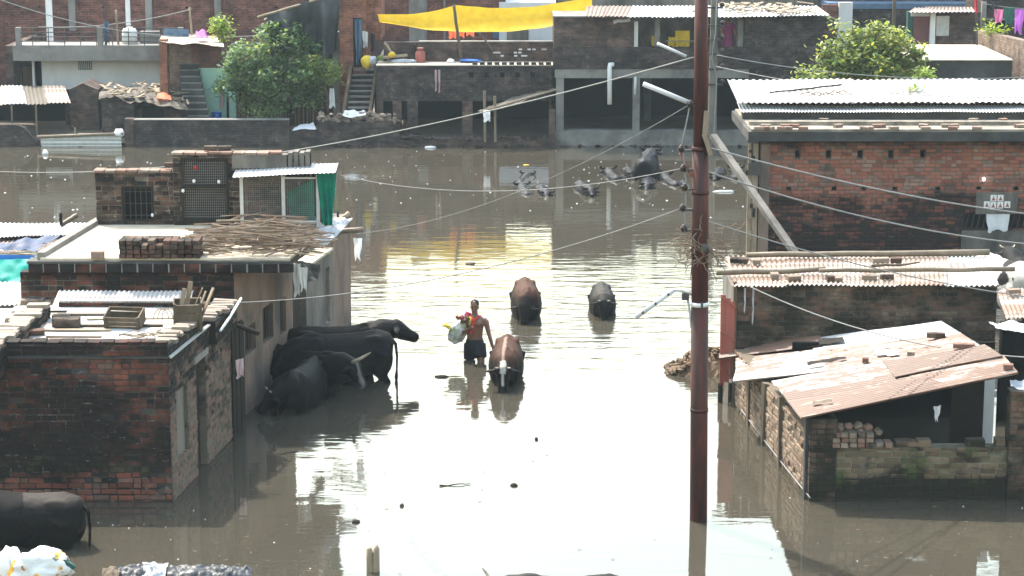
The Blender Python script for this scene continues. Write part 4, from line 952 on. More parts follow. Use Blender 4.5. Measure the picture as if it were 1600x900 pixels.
for k, (px_, py_, w_, lb) in enumerate(((1462, 533, .3, 'dark brick near the upper edge of the patched shed roof'), (1506, 550, .34, 'orange brick on the right slope of the patched shed roof'), (1423, 562, .12, 'small reddish stone in the middle of the patched shed roof'), (1575, 583, .14, 'little brown lump at the right tip of the patched shed roof'), (1352, 572, .1, 'tiny stone on the pale sheet of the shed roof'))):
    loose_brick(lb, onpl(px_, py_, plR) + V((0, 0, .06)), -.12, 'b_loosedark' if k == 0 else 'b_loose', (w_, .1, .08))
for k, (a, b, mt_, lb) in enumerate((((1370, 563), (1405, 562), 'greycloth', 'small blue-grey tin plate lying on the shed roof'), ((1270, 640), (1300, 636), 'wood', 'curled rusty scrap on the lowest shed sheet'), ((1262, 578), (1322, 568), 'wood_dark', 'dark twisted metal strip on the shed roof'), ((1280, 545), (1320, 541), 'wood_dark', 'torn black hole flap in the upper shed sheet'))):
    A_ = onpl(*a, plR) + V((0, 0, .08)); B_ = onpl(*b, plR) + V((0, 0, .08)); dpt = V((0, .28 if k in (0, 3) else .1, .02))
    tag(drape([A_, B_, B_ + dpt, A_ + dpt], 10, 6, .03, 5, k).build('scrap_metal', M[mt_], smooth=True), lb, 'scrap')
a = aty(1458, 636, YR3 + .1); tag(hang(a, a + V((.12, 0, .03)), .22, 1.5, .03, taper=.3, seed=2).build('pale_rag', M['whitecloth'], smooth=True), 'pale pointed rag hanging below the shed roof edge', 'rag')
# far-right rusty roof and plastic
o = thing('rusty_shed_roof', 'rusty corrugated roof cut by the right edge of the frame', 'roof', at(1590, 500, 1.3))
sheet(aty(1572, 498, 36.5), aty(1660, 494, 36.5), aty(1650, 450, 38.2), aty(1556, 452, 38.2), ridges='v', seed=33).build('roof_sheet', M['sheet_rust'], o, True)
m = MB(); m.box(aty(1566, 520, 36.9).x, aty(1700, 520, 36.9).x, 36.9, 37.1, -.3, aty(1600, 506, 36.9).z); m.build('wall', M['interior'], o)
tag(drape([aty(1545, 503, 36.2), aty(1640, 505, 36.2), aty(1640, 530, 35.9), aty(1560, 515, 35.9)], 16, 8, .08, 4, 2).build('white_plastic', M['plastic_bag'], smooth=True), 'white plastic sheet beneath the rusty roof at the right edge', 'plastic sheet')
tag(drape([aty(1578, 594, 32.2), aty(1640, 590, 32.2), aty(1640, 612, 32), aty(1580, 606, 32)], 14, 8, .1, 5, 7).build('grey_plastic', M['greycloth'], smooth=True), 'crumpled grey plastic on the shed pillar at the right edge', 'plastic sheet')
loose_brick('orange brick on top of the rusty roof at the right edge', aty(1584, 458, 37.8), .3)

# ------------------------------------------------------------------ steel pole and its fittings
PB = at(1092, 812); YP = PB.y
px3 = lambda px, py: aty(px, py, YP)
pole = thing('steel_pole', 'tall rusty red steel electricity pole standing in the water', 'pole', PB)
top = px3(1096, -40)
def seg(a, b, r0, r1, nm='shaft'):
    m = MB(); m.tube([a, a.lerp(b, .5), b], [r0, (r0 + r1) / 2, r1], 20); return m.build(nm, M['polepaint'], pole, True)
ax = lambda py: px3(1091.5 + (812 - py) / 812 * 4.5, py)
b_ = ax(812); b_.z = -.6; b_.x = PB.x; 
seg(b_, ax(473), .127, .124); seg(ax(473), ax(232), .121, .118); seg(ax(232), top, .104, .092)
for (y_, rr) in ((390, .128), (232, .126), (300, .127), (640, .132)):
    m = MB(); m.tube([ax(y_ + 3), ax(y_ - 3)], rr, 20); m.build('collar', M['polepaint'], pole, True)
m = MB(); m.tube([ax(478), ax(471.5)], .131, 20); m.build('white_band', M['white'], pole, True)
m = MB(); c = ax(475); m.obox(c + V((.02, -.133, 0)), (.03, .02, .1)); m.build('band_clip', M['iron'], pole)
m = MB(); c = ax(388); m.ell(c + V((.05, -.13, .02)), .06, .05, .08, 10, 8); m.build('bolt', M['iron'], pole, True)
# bracket, insulators, jumper wires on the left
ins = []
for k, (px_, py_) in enumerate(((1064, 232), (1067, 262), (1069, 292), (1066, 324), (1068, 356), (1078, 162))):
    c = px3(px_, py_) + V((0, -.05, 0)); ins.append(c)
    m = MB(); m.bar(c + V((0, 0, -.03)), ax(py_ + 3), .03, .03); m.build('bracket', M['iron'], pole)
    m = MB(); m.rings([[c + V((rr * math.cos(2 * math.pi * j / 10), rr * math.sin(2 * math.pi * j / 10), z_)) for j in range(10)] for (z_, rr) in ((-.05, .022), (-.035, .04), (-.012, .036), (0, .048), (.022, .044), (.035, .026), (.055, .022))]); m.build('insulator', M['porcelain'], pole, True)
for k in range(len(ins) - 2):
    m = MB(); m.tube(catenary(ins[k] + V((.02, 0, .0)), ins[k + 1] + V((.05, 0, -.02)), .06, 10), .011, 5); m.build('jumper_wire', M['wire'], pole, True)
m = MB(); m.tube(catenary(ins[5], ins[0], .0, 8), .011, 5); m.build('jumper_wire', M['wire'], pole, True)
m = MB(); m.tube([px3(1063, 238), px3(1072, 258), px3(1080, 275)], .02, 6); m.build('rusty_hook', M['redpaint'], pole)
# pale broken lamp board on the right side
m = MB(); m.bar(px3(1103, 172) + V((0, -.1, 0)), px3(1100, 212) + V((0, -.1, 0)), .07, .05); m.bar(px3(1099, 208) + V((0, -.13, 0)), px3(1109, 240) + V((0, -.13, 0)), .1, .06); m.build('broken_board', M['wood_pale'], pole)
# street lamp on bent arm
arm = MB(); arm.tube([ax(462), px3(1074, 457), px3(1066, 454), px3(1053, 453)], .022, 7); arm.build('lamp_arm', M['zincpipe'], pole, True)
m = MB(); m.tube([px3(1053, 453), px3(993, 496)], .035, 9); lamp = m.build('lamp_tube', M['offwhite'], pole, True)
for k in range(3):
    c = px3(1053, 453).lerp(px3(993, 496), .15 + .33 * k); m = MB(); m.tube([c - V((.012, 0, -.008)), c + V((.012, 0, -.008))], .039, 9); m.build('clamp', M['iron'], lamp)
m = MB(); m.obox(px3(1071, 463), (.1, .08, .1)); m.build('junction_box', M['iron'], pole)
m = MB(); m.tube([px3(1074, 463), px3(1078, 490), px3(1080, 512)], .018, 6); m.build('conduit', M['zincpipe'], pole)
m = MB(); m.tube([px3(1005, 131), px3(1083, 163)], .035, 9); m.build('lamp_pipe', M['offwhite'], pole, True)
# wire nest
nest = MB(); r = random.Random(3)
for k in range(70):
    c = px3(r.gauss(1096, 16), r.gauss(388, 13)) + V((0, r.uniform(-.2, .1), 0)); a = r.random() * 6.28; pts = []
    for t in range(7):
        pts.append(c); a += r.uniform(-.9, .9); c = c + V((math.cos(a) * .06, r.uniform(-.04, .04), math.sin(a) * .05 - .008))
    nest.tube(pts, .006, 4, False)
for (ex, ey) in ((1025, 398), (1040, 380), (1078, 440), (1120, 440), (1135, 425), (1070, 420)):
    nest.tube([px3(1088, 384), px3((1088 + ex) / 2, (384 + ey) / 2 - 12), px3(ex, ey)], [.012, .009, .005], 5)
tag(nest.build('wire_nest', M['stick']), 'tangled nest of twigs and wire on the steel pole', 'nest')
# far slim concrete pole behind
YQ = 69.0; pq = aty(1112, 240, YQ); cp_ = thing('concrete_pole', 'slim grey concrete pole behind the steel pole with wire brackets', 'pole', (pq.x, YQ, 0))
m = MB(); m.hexa([V((pq.x - .14, YQ - .1, -.6)), V((pq.x + .14, YQ - .1, -.6)), V((pq.x + .14, YQ + .1, -.6)), V((pq.x - .14, YQ + .1, -.6)), V((pq.x - .09, YQ - .07, 5.6)), V((pq.x + .1, YQ - .07, 5.6)), V((pq.x + .1, YQ + .07, 5.6)), V((pq.x - .09, YQ + .07, 5.6))]); m.build('shaft', M['greyplaster'], cp_)
for k, py_ in enumerate((12, 40, 62, 84, 108, 132)):
    c = aty(1112, py_, YQ - .12); m = MB(); m.bar(c - V((.3, 0, 0)), c + V((.35, 0, 0)), .06, .06); m.build('cross_bracket', M['iron'], cp_)
    for s_ in (-.28, .32):
        m = MB(); m.rings([[c + V((s_ + rr * math.cos(2 * math.pi * j / 8), rr * math.sin(2 * math.pi * j / 8), z_)) for j in range(8)] for (z_, rr) in ((.03, .05), (.07, .08), (.11, .08), (.16, .04))]); m.build('insulator', M['porcelain'], cp_, True)
m = MB(); m.tube([aty(1072, 88, YQ - .2), aty(1027, 68, YQ - .3)], .05, 8); m.build('lamp_pipe', M['offwhite'], cp_, True)
m = MB(); m.tube([aty(1120, 0, YQ - .2), aty(1118, 50, YQ - .2), aty(1112, 90, YQ - .2), aty(1120, 120, YQ - .2), aty(1116, 200, YQ - .2), aty(1110, 235, YQ - .2)], .018, 5); m.build('drop_cable', M['wire'], cp_, True)
# leaning stay beam
m = MB(); m.bar(aty(1114, 212, 50.0), aty(1262, 424, 46.5), .16, .1); tag(m.build('leaning_beam', M['greyplaster'], None), 'grey beam leaning against the corner of the large brick house', 'beam')

# wires
wire('wire sweeping from the upper left bank up to the steel pole', aty(-20, 267, 55), aty(1086, 89, YP), .55, .010)
wire('wire from the flat roof dipping to the pole insulators', aty(524, 272, 40), ins[1], .32, .006)
wire('wire from the near roof crates rising to the steel pole', at(300, 474, 2.6), ins[3], .35, .007)
wire('thin wire sagging from the pole top bracket to the log end', ins[5], aty(552, 366, 41.5), .35, .006)
wire('upper thick wire from the pole over the red brick wall', px3(1112, 232), aty(1640, 338, 40), .12, .013)
wire('lower thick wire from the pole over the red brick wall', px3(1104, 268), aty(1640, 384, 38), .18, .013)
wire('thin wire from the pole down to the rusty roof', px3(1104, 345), aty(1640, 468, 37), .14, .010)
wire('wire from the rusty roof front across the shed to the right', aty(1170, 447, YR2 - .15), aty(1640, 560, 33.5), .28, .011)
wire('rope hung low along the side wall of the mossy shed', at(1158, 640, .12), at(1266, 778, .1), .02, .010)
wire('high thin wire to the far right above the white roof', aty(1120, 86, 60), aty(1640, 118, 60), .3, .013)
wire('second thin wire just over the white corrugated roof', aty(1120, 104, 58), aty(1640, 152, 50), .25, .011)
wire('faint wire along the terrace of the white building', aty(-20, -8, 75), aty(500, 42, 75), .8, .015)
wire('slack wire across the far terrace rails', aty(60, 42, 75.5), aty(300, 14, 75.5), .2, .014)

# ------------------------------------------------------------------ cattle
def cow_body(poll, muz, voxel=.024, belly=1.0, horn=None, ears=1, legs=((.5, .14), (.5, -.14), (-.6, .15), (-.6, -.15))):
    """a cow facing +x, hooves at z = 0, withers about 1.32"""
    m = MB(); N = 20
    def ring(x, z, w, h, y=0, top=.75):
        out = []
        for j in range(N):
            a = 2 * math.pi * j / N; c, s = math.cos(a), math.sin(a)
            e = .8
            yy = w * math.copysign(abs(c) ** e, c); zz = h * math.copysign(abs(s) ** e, s)
            if s > 0: yy *= 1 - .38 * s ** 2
            out.append(V((x, y + yy, z + zz)))
        return out
    b = belly
    m.rings([ring(-.84, 1.06, .08, .12), ring(-.80, 1.02, .17, .23), ring(-.68, .98, .25, .31), ring(-.5, .95, .28, .34), ring(-.25, .90, .31 * b, .37), ring(.05, .87, .33 * b, .40), ring(.3, .88, .30 * b, .40), ring(.5, .93, .24, .38), ring(.64, .99, .18, .31), ring(.74, 1.04, .13, .23)])
    poll, muz = V(poll), V(muz)
    nb = V((.55, 0, 1.05)); mid = nb.lerp(poll, .55) + V((0, 0, .03))
    m.tube([nb, nb.lerp(mid, .5), mid, poll - V((0, 0, .06))], [.26, .235, .195, .15], 14, sq=1.0)
    hd = (muz - poll); L = hd.length; hn = hd.normalized(); side = hn.cross(V((0, 0, 1)))
    side = V((0, 1, 0)) if side.length < .1 else side.normalized(); up = side.cross(hn).normalized()
    if up.z < 0: up = -up
    rg = []
    for (t, wd, ht, dn) in ((-.12, .07, .08, 0), (-.04, .125, .125, .01), (.15, .14, .145, .03), (.38, .125, .135, .045), (.62, .095, .11, .045), (.8, .088, .096, .035), (.95, .098, .092, .03), (1.04, .078, .07, .03), (1.08, .04, .04, .03)):
        c = poll + hn * (L * t) - up * dn
        rg.append([c + side * wd * math.cos(2 * math.pi * j / 14) + up * ht * math.sin(2 * math.pi * j / 14) for j in range(14)])
    m.rings(rg)
    for s in (-1, 1):   # brow, hips, ears
        m.ell(poll + hn * (L * .25) + side * s * .085 + up * .045, .04, .035, .035, 8, 6)
        m.ell((-.50, .16 * s, 1.19), .15, .07, .07, 12, 8); m.ell((-.80, .09 * s, 1.10), .06, .05, .06, 8, 6)
        m.ell((.45, .14 * s, .98), .18, .09, .30, 12, 8); m.ell((-.60, .16 * s, .86), .22, .12, .32, 12, 8)
        if ears:
            e0 = poll + side * s * .09 + hn * .03; e1 = e0 + side * s * .14 - up * .02 + V((0, 0, -.02)); e2 = e1 + side * s * .10 - up * .04
            m.tube([e0, e1, e2], [.035, .068, .03], 10, sq=.5)
    m.ell((.5, 0, 1.26), .2, .08, .08, 10, 8)
    m.tube([(.6, 0, 1.27), (.2, 0, 1.255), (-.2, 0, 1.25), (-.6, 0, 1.275), (-.8, 0, 1.2)], [.045, .04, .04, .05, .04], 8)
    for (x, y) in legs:
        if x > 0: m.tube([(x, y, .95), (x + .02, y, .72), (x + .0, y * .95, .5), (x + .01, y * .95, .42), (x, y * .95, .2), (x, y * .95, .1), (x + .04, y, .0)], [.13, .10, .065, .065, .043, .05, .06], 10)
        else: m.tube([(x, y, .98), (x + .08, y, .74), (x - .04, y * .95, .55), (x - .12, y * .9, .45), (x - .08, y * .9, .2), (x - .07, y * .9, .1), (x - .02, y * .9, .0)], [.2, .145, .085, .065, .045, .052, .06], 10)
    return remesh(m, 'body', voxel, 8), (poll, hn, side, up, L)
def cow(name, label, cat, pos, head, poll, muz, colfn, scale=1.0, mat='hide', horns=None, voxel=.024, depth=.62, belly=1.0, tail=True, group=None, legs=None, me=None):
    o = thing(name, label, cat, (pos.x, pos.y, -depth), D2R(head), group)
    if me is None:
        kw = {} if legs is None else {'legs': legs}
        me, hf = cow_body(poll, muz, voxel, belly, **kw); paint(me, colfn); me.materials.append(M[mat])
        poll, hn, side, up, L = hf
    b = link('body', me, o)
    if horns:
        for s in (-1, 1):
            m = MB(); p0 = poll + side * s * .07 + up * .06
            pts = {'up': [p0, p0 + side * s * .10 + up * .06, p0 + side * s * .13 + up * .16, p0 + side * s * .11 + up * .24],
                   'back': [p0, p0 + side * s * .16 - hn * .04, p0 + side * s * .22 - hn * .16 + up * .03, p0 + side * s * .14 - hn * .27 + up * .07],
                   'stub': [p0, p0 + side * s * .05 + up * .03, p0 + side * s * .07 + up * .07]}[horns]
            m.tube(pts, ([.03, .026, .018, .006] if horns == 'up' else [.02, .016, .006]) if horns != 'back' else [.04, .038, .03, .008], 8, sq=1); m.build('horn', M['horn' if horns != 'back' else 'wood_dark'], o, True, local=True)
    for s in (-1, 1):
        if poll is not None and not isinstance(poll, tuple):
            m = MB(); m.ell(poll + hn * (L * .30) + side * s * .098 + up * .03, .018, .018, .018, 8, 6); m.build('eye', M['porcelain'], o, True, local=True)
    if tail:
        m = MB(); m.tube([(-.83, 0, 1.14), (-.90, 0, 1.05), (-.92, .01, .85), (-.91, .02, .62), (-.90, .02, .5), (-.9, .02, .36)], [.03, .026, .02, .016, .03, .006], 7); t = link('tail', m.mesh('tail', M[mat], V((0, 0, 0)), True), o)
        paint(t.data, colfn)
    o.scale = (scale,) * 3
    return o, me
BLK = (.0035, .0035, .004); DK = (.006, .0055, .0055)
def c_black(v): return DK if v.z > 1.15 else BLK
def c_black_face(v):
    if v.x > 1.0 and abs(v.y) < .03 and v.z > .7: return (.10, .095, .09)
    return c_black(v)
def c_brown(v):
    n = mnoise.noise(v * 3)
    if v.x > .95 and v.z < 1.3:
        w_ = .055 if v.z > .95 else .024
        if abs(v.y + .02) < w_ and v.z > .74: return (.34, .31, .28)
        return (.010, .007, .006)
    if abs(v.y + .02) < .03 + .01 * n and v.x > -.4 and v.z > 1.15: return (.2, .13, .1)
    f = max(0, min(1, (v.z - .98 + .12 * n) / .22)); a, b = V((.006, .0045, .004)), V((.048, .018, .010))  # near-black below, brown above: light from overhead put into the coat colour
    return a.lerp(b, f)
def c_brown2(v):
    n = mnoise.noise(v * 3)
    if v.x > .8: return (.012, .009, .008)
    f = max(0, min(1, (v.z - 1.0 + .12 * n) / .22)); return V((.007, .005, .0045)).lerp(V((.052, .020, .012)), f)  # same dark-to-brown rise, a lit back painted into the coat
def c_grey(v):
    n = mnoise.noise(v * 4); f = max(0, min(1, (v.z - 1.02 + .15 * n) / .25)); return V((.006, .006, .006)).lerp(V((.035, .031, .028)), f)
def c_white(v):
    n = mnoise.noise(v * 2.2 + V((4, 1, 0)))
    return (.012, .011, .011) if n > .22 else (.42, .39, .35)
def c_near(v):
    n = mnoise.noise(v * 3.5); f = max(0, min(1, (v.z - 1.13 + .08 * n) / .1)); return V((.004, .004, .004)).lerp(V((.035, .028, .024)), f)  # brownish highlight along the back, put into the hide colour
def c_buff(v): return (.006, .0063, .0072) if v.z < 1.24 else (.018, .019, .021)  # paler top: sky sheen on wet backs put into the colour
G_ = 'cattle standing in the flood water'
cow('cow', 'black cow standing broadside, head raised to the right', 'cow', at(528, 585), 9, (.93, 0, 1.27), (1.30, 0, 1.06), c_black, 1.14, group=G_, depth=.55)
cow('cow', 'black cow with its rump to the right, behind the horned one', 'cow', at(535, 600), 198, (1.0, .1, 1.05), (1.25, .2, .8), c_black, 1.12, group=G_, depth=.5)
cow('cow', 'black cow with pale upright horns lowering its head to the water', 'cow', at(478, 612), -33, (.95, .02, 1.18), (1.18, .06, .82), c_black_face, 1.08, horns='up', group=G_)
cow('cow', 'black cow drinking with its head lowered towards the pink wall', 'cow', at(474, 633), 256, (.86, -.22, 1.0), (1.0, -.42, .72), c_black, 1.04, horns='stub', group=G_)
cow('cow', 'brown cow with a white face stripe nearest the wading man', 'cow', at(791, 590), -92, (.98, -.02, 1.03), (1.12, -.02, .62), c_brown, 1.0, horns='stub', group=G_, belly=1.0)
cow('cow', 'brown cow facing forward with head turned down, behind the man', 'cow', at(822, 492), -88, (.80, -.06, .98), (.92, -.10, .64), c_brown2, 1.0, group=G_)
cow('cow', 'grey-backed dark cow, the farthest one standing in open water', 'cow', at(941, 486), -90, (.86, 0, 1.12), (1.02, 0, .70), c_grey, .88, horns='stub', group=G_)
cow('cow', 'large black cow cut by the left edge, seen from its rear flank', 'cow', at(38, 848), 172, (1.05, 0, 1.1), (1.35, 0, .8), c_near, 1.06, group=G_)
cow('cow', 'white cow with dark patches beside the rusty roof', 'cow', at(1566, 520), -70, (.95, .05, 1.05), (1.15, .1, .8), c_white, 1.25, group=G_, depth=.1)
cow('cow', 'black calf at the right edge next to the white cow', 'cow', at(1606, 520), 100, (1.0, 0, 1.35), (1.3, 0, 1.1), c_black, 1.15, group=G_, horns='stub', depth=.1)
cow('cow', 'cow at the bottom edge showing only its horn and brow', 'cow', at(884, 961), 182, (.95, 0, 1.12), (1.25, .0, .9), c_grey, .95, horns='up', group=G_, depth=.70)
# buffaloes soaking
G2 = 'buffaloes soaking near the far bank'
bo, bme = cow('buffalo', 'standing black buffalo, largest of the soaking herd', 'buffalo', at(1010, 275), 80, (1.05, 0, 1.22), (1.4, 0, 1.1), c_buff, 1.12, 'wethide', 'back', .03, depth=.55, tail=False, group=G2)
bo.location.z = -.82
def soak(label, px_, py_, head, depth, sc=1.0):
    r_ = thing('buffalo', label, 'buffalo', V((at(px_, py_).x, at(px_, py_).y, -depth - .12)), D2R(head), G2); r_.scale = (sc,) * 3
    for ch in list(bo.children):  # every part of the herd's first animal
        c = ch.copy(); col.objects.link(c); c.parent = r_
for a in (('soaking buffalo at the far left of the herd, lower one', 820, 299, 96, .86, .82), ('soaking buffalo above the leftmost one, mostly under water', 818, 279, 80, .88, .8), ('soaking buffalo with raised head right of the leftmost ones', 848, 298, -84, .84, .82),
          ('lone soaking buffalo between the left pair and main herd', 912, 297, -80, .82, .88), ('soaking buffalo at the left end of the main herd', 958, 277, 98, .84, .85), ('soaking buffalo tucked behind the left end of the main herd', 984, 272, -86, .82, .85),
          ('soaking buffalo in front of the standing one', 1012, 287, -95, .84, .85), ('soaking buffalo just left of the steel pole', 1048, 285, 100, .86, .85), ('soaking buffalo low in the water touching the pole line', 1070, 287, -88, .88, .8), ('soaking buffalo right of the steel pole', 1122, 273, -100, .82, .85), ('soaking buffalo nearest the large brick house corner', 1150, 275, 85, .85, .85)):
    soak(*a)

# ------------------------------------------------------------------ the wading man
mp = at(742, 563); WD = .58
man = thing('person', 'bare-chested man in dark shorts wading with a sack under his arm', 'person', (mp.x, mp.y, -WD))
def TR(a): return V(a)
m = MB()
def el(z, w, d, y=0, x=0, n=18): return [V((x + w * math.cos(2 * math.pi * j / n), y + d * math.sin(2 * math.pi * j / n), z)) for j in range(n)]
# x to the picture's right, -y towards the camera; the man faces the camera
m.rings([el(.80, .10, .09), el(.86, .155, .115), el(.94, .165, .115), el(1.02, .150, .105), el(1.10, .150, .105), el(1.20, .165, .115, -.005), el(1.30, .185, .12, -.005), el(1.37, .19, .105, 0), el(1.42, .165, .085, .01), el(1.45, .10, .07, .01), el(1.47, .062, .06, .01)])
m.tube([(0, .015, 1.42), (0, .005, 1.50), (.0, -.01, 1.56)], [.062, .058, .056], 12)
# head
m.rings([[V((x_ + w_ * math.cos(2 * math.pi * j / 16), y_ + d_ * math.sin(2 * math.pi * j / 16), z_)) for j in range(16)] for (z_, w_, d_, x_, y_) in
         ((1.50, .035, .045, 0, -.045), (1.52, .052, .07, 0, -.035), (1.56, .064, .085, 0, -.02), (1.61, .070, .092, 0, -.012), (1.66, .073, .095, 0, -.008), (1.70, .068, .088, 0, -.004), (1.735, .05, .066, 0, 0), (1.75, .02, .03, 0, 0))])
m.tube([(0, -.105, 1.635), (0, -.122, 1.60), (0, -.112, 1.592)], [.010, .016, .012], 8)          # nose
m.ell((0, -.112, 1.56), .026, .010, .010, 10, 6)                                                    # mouth
m.ell((0, -.095, 1.515), .026, .02, .02, 10, 6)                                                     # chin
for s in (-1, 1):
    m.ell((s * .074, .0, 1.615), .012, .02, .034, 8, 6); m.ell((s * .03, -.095, 1.645), .026, .014, .008, 8, 6)
    m.ell((s * .075, -.10, 1.31), .08, .035, .06, 12, 8)
# legs (walking)
m.tube([(-.085, 0, .88), (-.10, .02, .70), (-.105, .04, .50), (-.105, .06, .44), (-.11, .10, .25), (-.11, .12, .09), (-.11, .12, .03)], [.10, .088, .062, .058, .055, .04, .045], 12)
m.tube([(.085, 0, .88), (.12, -.08, .70), (.145, -.14, .52), (.145, -.14, .45), (.14, -.09, .25), (.14, -.07, .09), (.14, -.07, .03)], [.10, .086, .062, .058, .055, .04, .045], 12)
for (x_, y_) in ((-.11, .05), (.14, -.14)): m.ell((x_, y_ - .02, .03), .045, .12, .035, 10, 8)
# hanging arm (picture right), reaching towards the cow
m.tube([(.165, .01, 1.385), (.215, .0, 1.34), (.245, -.01, 1.22), (.275, -.02, 1.10), (.29, -.03, 1.06), (.325, -.05, .95), (.355, -.07, .86), (.362, -.075, .83)], [.05, .055, .048, .04, .038, .036, .026, .025], 12)
def hand(w0, fwd, side, thumb_side, curl, m):
    fwd, side = V(fwd).normalized(), V(side).normalized(); nrm = fwd.cross(side).normalized(); w0 = V(w0)
    m.rings([[w0 + fwd * t + side * ww * math.cos(2 * math.pi * j / 10) + nrm * hh * math.sin(2 * math.pi * j / 10) for j in range(10)] for (t, ww, hh) in ((-.01, .024, .02), (.02, .034, .018), (.06, .042, .016), (.085, .040, .014))])
    for k, ln in enumerate((.062, .074, .07, .055)):
        b = w0 + fwd * .08 + side * (.031 - .0205 * k) * thumb_side
        p1 = b + (fwd * math.cos(curl) + nrm * math.sin(curl)) * ln * .45; p2 = p1 + (fwd * math.cos(curl * 2) + nrm * math.sin(curl * 2)) * ln * .33; p3 = p2 + (fwd * math.cos(curl * 2.8) + nrm * math.sin(curl * 2.8)) * ln * .24
        m.tube([b, p1, p2, p3], [.0098, .0094, .0088, .007], 8)
    b = w0 + fwd * .025 + side * .032 * thumb_side; p1 = b + (fwd * .55 + side * thumb_side * .7 + nrm * .3).normalized() * .035; p2 = p1 + (fwd * .9 + side * thumb_side * .2 + nrm * .3).normalized() * .03
    m.tube([w0 + fwd * .01 + side * .015 * thumb_side, b, p1, p2], [.014, .0125, .011, .008], 8)
hand((.364, -.077, .825), (.25, -.12, -1), (0, -1, .12), 1, .35, m)
# bent arm (picture left), holding the sack's neck at the chest
m.tube([(-.165, .01, 1.385), (-.22, .0, 1.34), (-.255, .02, 1.24), (-.265, .03, 1.14), (-.255, .01, 1.10), (-.20, -.08, 1.14), (-.13, -.155, 1.20), (-.10, -.175, 1.22)], [.05, .055, .048, .042, .041, .038, .028, .026], 12)
hand((-.098, -.177, 1.222), (.85, -.15, .35), (-.2, -.2, 1), 1, .7, m)
body = remesh(m, 'body', .0085, 3, .4); body.materials.append(M['skin']); body.materials.append(M['hair'])
link('body', body, man)
# hair, shorts, neck cloth, eyes
m = MB(); m.ell((0, .008, 1.675), .082, .102, .085, 16, 12)
hm = remesh(m, 'hair', .012, 1); bm = bmesh.new(); bm.from_mesh(hm)
bmesh.ops.delete(bm, geom=[v for v in bm.verts if (v.co.y < -.06 and v.co.z < 1.70 + .01 * math.sin(v.co.x * 90)) or v.co.z < 1.60 or (v.co.y < -.0 and v.co.z < 1.655)], context='VERTS')
for v in bm.verts: v.co += v.normal * (.006 * mnoise.noise(v.co * 60))
bm.to_mesh(hm); bm.free(); hm.materials.append(M['hair']); link('hair', hm, man)
m = MB(); m.rings([el(1.00, .160, .115), el(.92, .178, .128), el(.86, .17, .125), el(.80, .12, .11)])
m.tube([(-.085, 0, .90), (-.102, .02, .72), (-.108, .035, .60)], [.125, .118, .112], 14); m.tube([(.085, 0, .90), (.122, -.075, .72), (.13, -.10, .66)], [.125, .118, .115], 14)
sm = remesh(m, 'shorts', .012, 3); sm.materials.append(M['shorts']); link('shorts', sm, man)
m = MB()
for k in range(2):
    m.tube([(-.12 + .02 * k, .06, 1.43), (-.09, -.05, 1.445 + .012 * k), (-.02, -.115, 1.40), (.0, -.13, 1.33), (-.03, -.135, 1.22), (-.07, -.14, 1.10 + .06 * k)], [.03, .028, .026, .03, .035, .02], 8, sq=.6)
m.tube([(.11, .05, 1.44), (.085, -.05, 1.45), (.03, -.11, 1.40), (-.01, -.125, 1.33)], [.025, .026, .024, .02], 8, sq=.6)
link('neck_cloth', remesh(m, 'neck_cloth', .012, 2), man).data.materials.append(M['redcloth'])
m = MB(); m.tube([(-.14, .04, 1.45), (-.10, -.06, 1.455), (-.05, -.12, 1.41), (-.08, -.15, 1.30)], [.02, .022, .022, .018], 8, sq=.6); m.build('scarf_end', M['yellowcloth'], man, True, local=True)
for s in (-1, 1):
    m = MB(); m.ell((s * .03, -.0965, 1.628), .013, .008, .007, 8, 6); m.build('eye', M['porcelain'], man, True, local=True)
    m = MB(); m.ell((s * .031, -.105, 1.649), .024, .008, .006, 8, 6); m.build('eyebrow', M['hair'], man, True, local=True)
man.rotation_euler.z = D2R(-8)
# his sack
def sack_mat(name, seed, cols, base=(.74, .74, .72), sc=4):
    t = NT(name); p = t.obj()
    c = base
    for k, (cc, th) in enumerate(cols):
        n = t.noise(sc, 2, .4, t.scale(p, (1 + .2 * k, 1, 1.1 + .3 * k)), .4)
        mp_ = t.t.nodes.new('ShaderNodeMapping'); 
        n = t.t.nodes.new('ShaderNodeTexNoise'); t.put(mp_.inputs[0], p); mp_.inputs['Location'].default_value = (seed + 3.7 * k, k * 5.1, seed); t.put(n.inputs['Vector'], mp_.outputs[0]); n.inputs['Scale'].default_value = sc; n.inputs['Detail'].default_value = 2
        c = t.mix(t.ramp(n.outputs['Fac'], [(th, 0.0), (th + .02, 1.0)]), c, cc)
    t.bump(t.noise(14, 4), .6, .02)
    return t.set(col=c, rough=.38, spec=.5)
sk = thing('sack', 'white printed plastic sack with yellow corner carried by the man', 'sack', (mp.x - .30, mp.y + .06, .57)); sk.scale = (.86, .86, .86)
m = MB(); lump(m, (0, 0, .02), .20, .15, .31, 2.2, .22, 18, 14); 
for q in range(len(m.v)):
    v = m.v[q]; s_ = 1 - .25 * max(0, v.z / .3); m.v[q] = V((v.x * s_ + .35 * max(0, v.z) , v.y * s_, v.z)) 
rotm = Matrix.Rotation(D2R(28), 3, 'Y')
me = m.mesh('sack', sack_mat('printed_sack', 3, (((.24, .27, .12), .60), ((.22, .05, .06), .62), ((.25, .25, .24), .56)), (.42, .42, .40), 6), V((0, 0, 0)), True); me.transform(rotm.to_4x4()); link('bag', me, sk)
m = MB(); m.tube([(-.2, 0, .06), (-.30, 0, .12), (-.37, 0, .10)], [.08, .06, .03], 10, sq=.6); m.build('yellow_corner', M['yellowcloth'], sk, True, local=True)
m = MB(); lump(m, (.10, -.08, .34), .17, .13, .10, 5, .2); m.build('red_bundle', sack_mat('bundle_cloth', 8, (((.55, .45, .1), .58), ((.6, .55, .5), .6)), (.3, .02, .05), 7), sk, True, local=True)

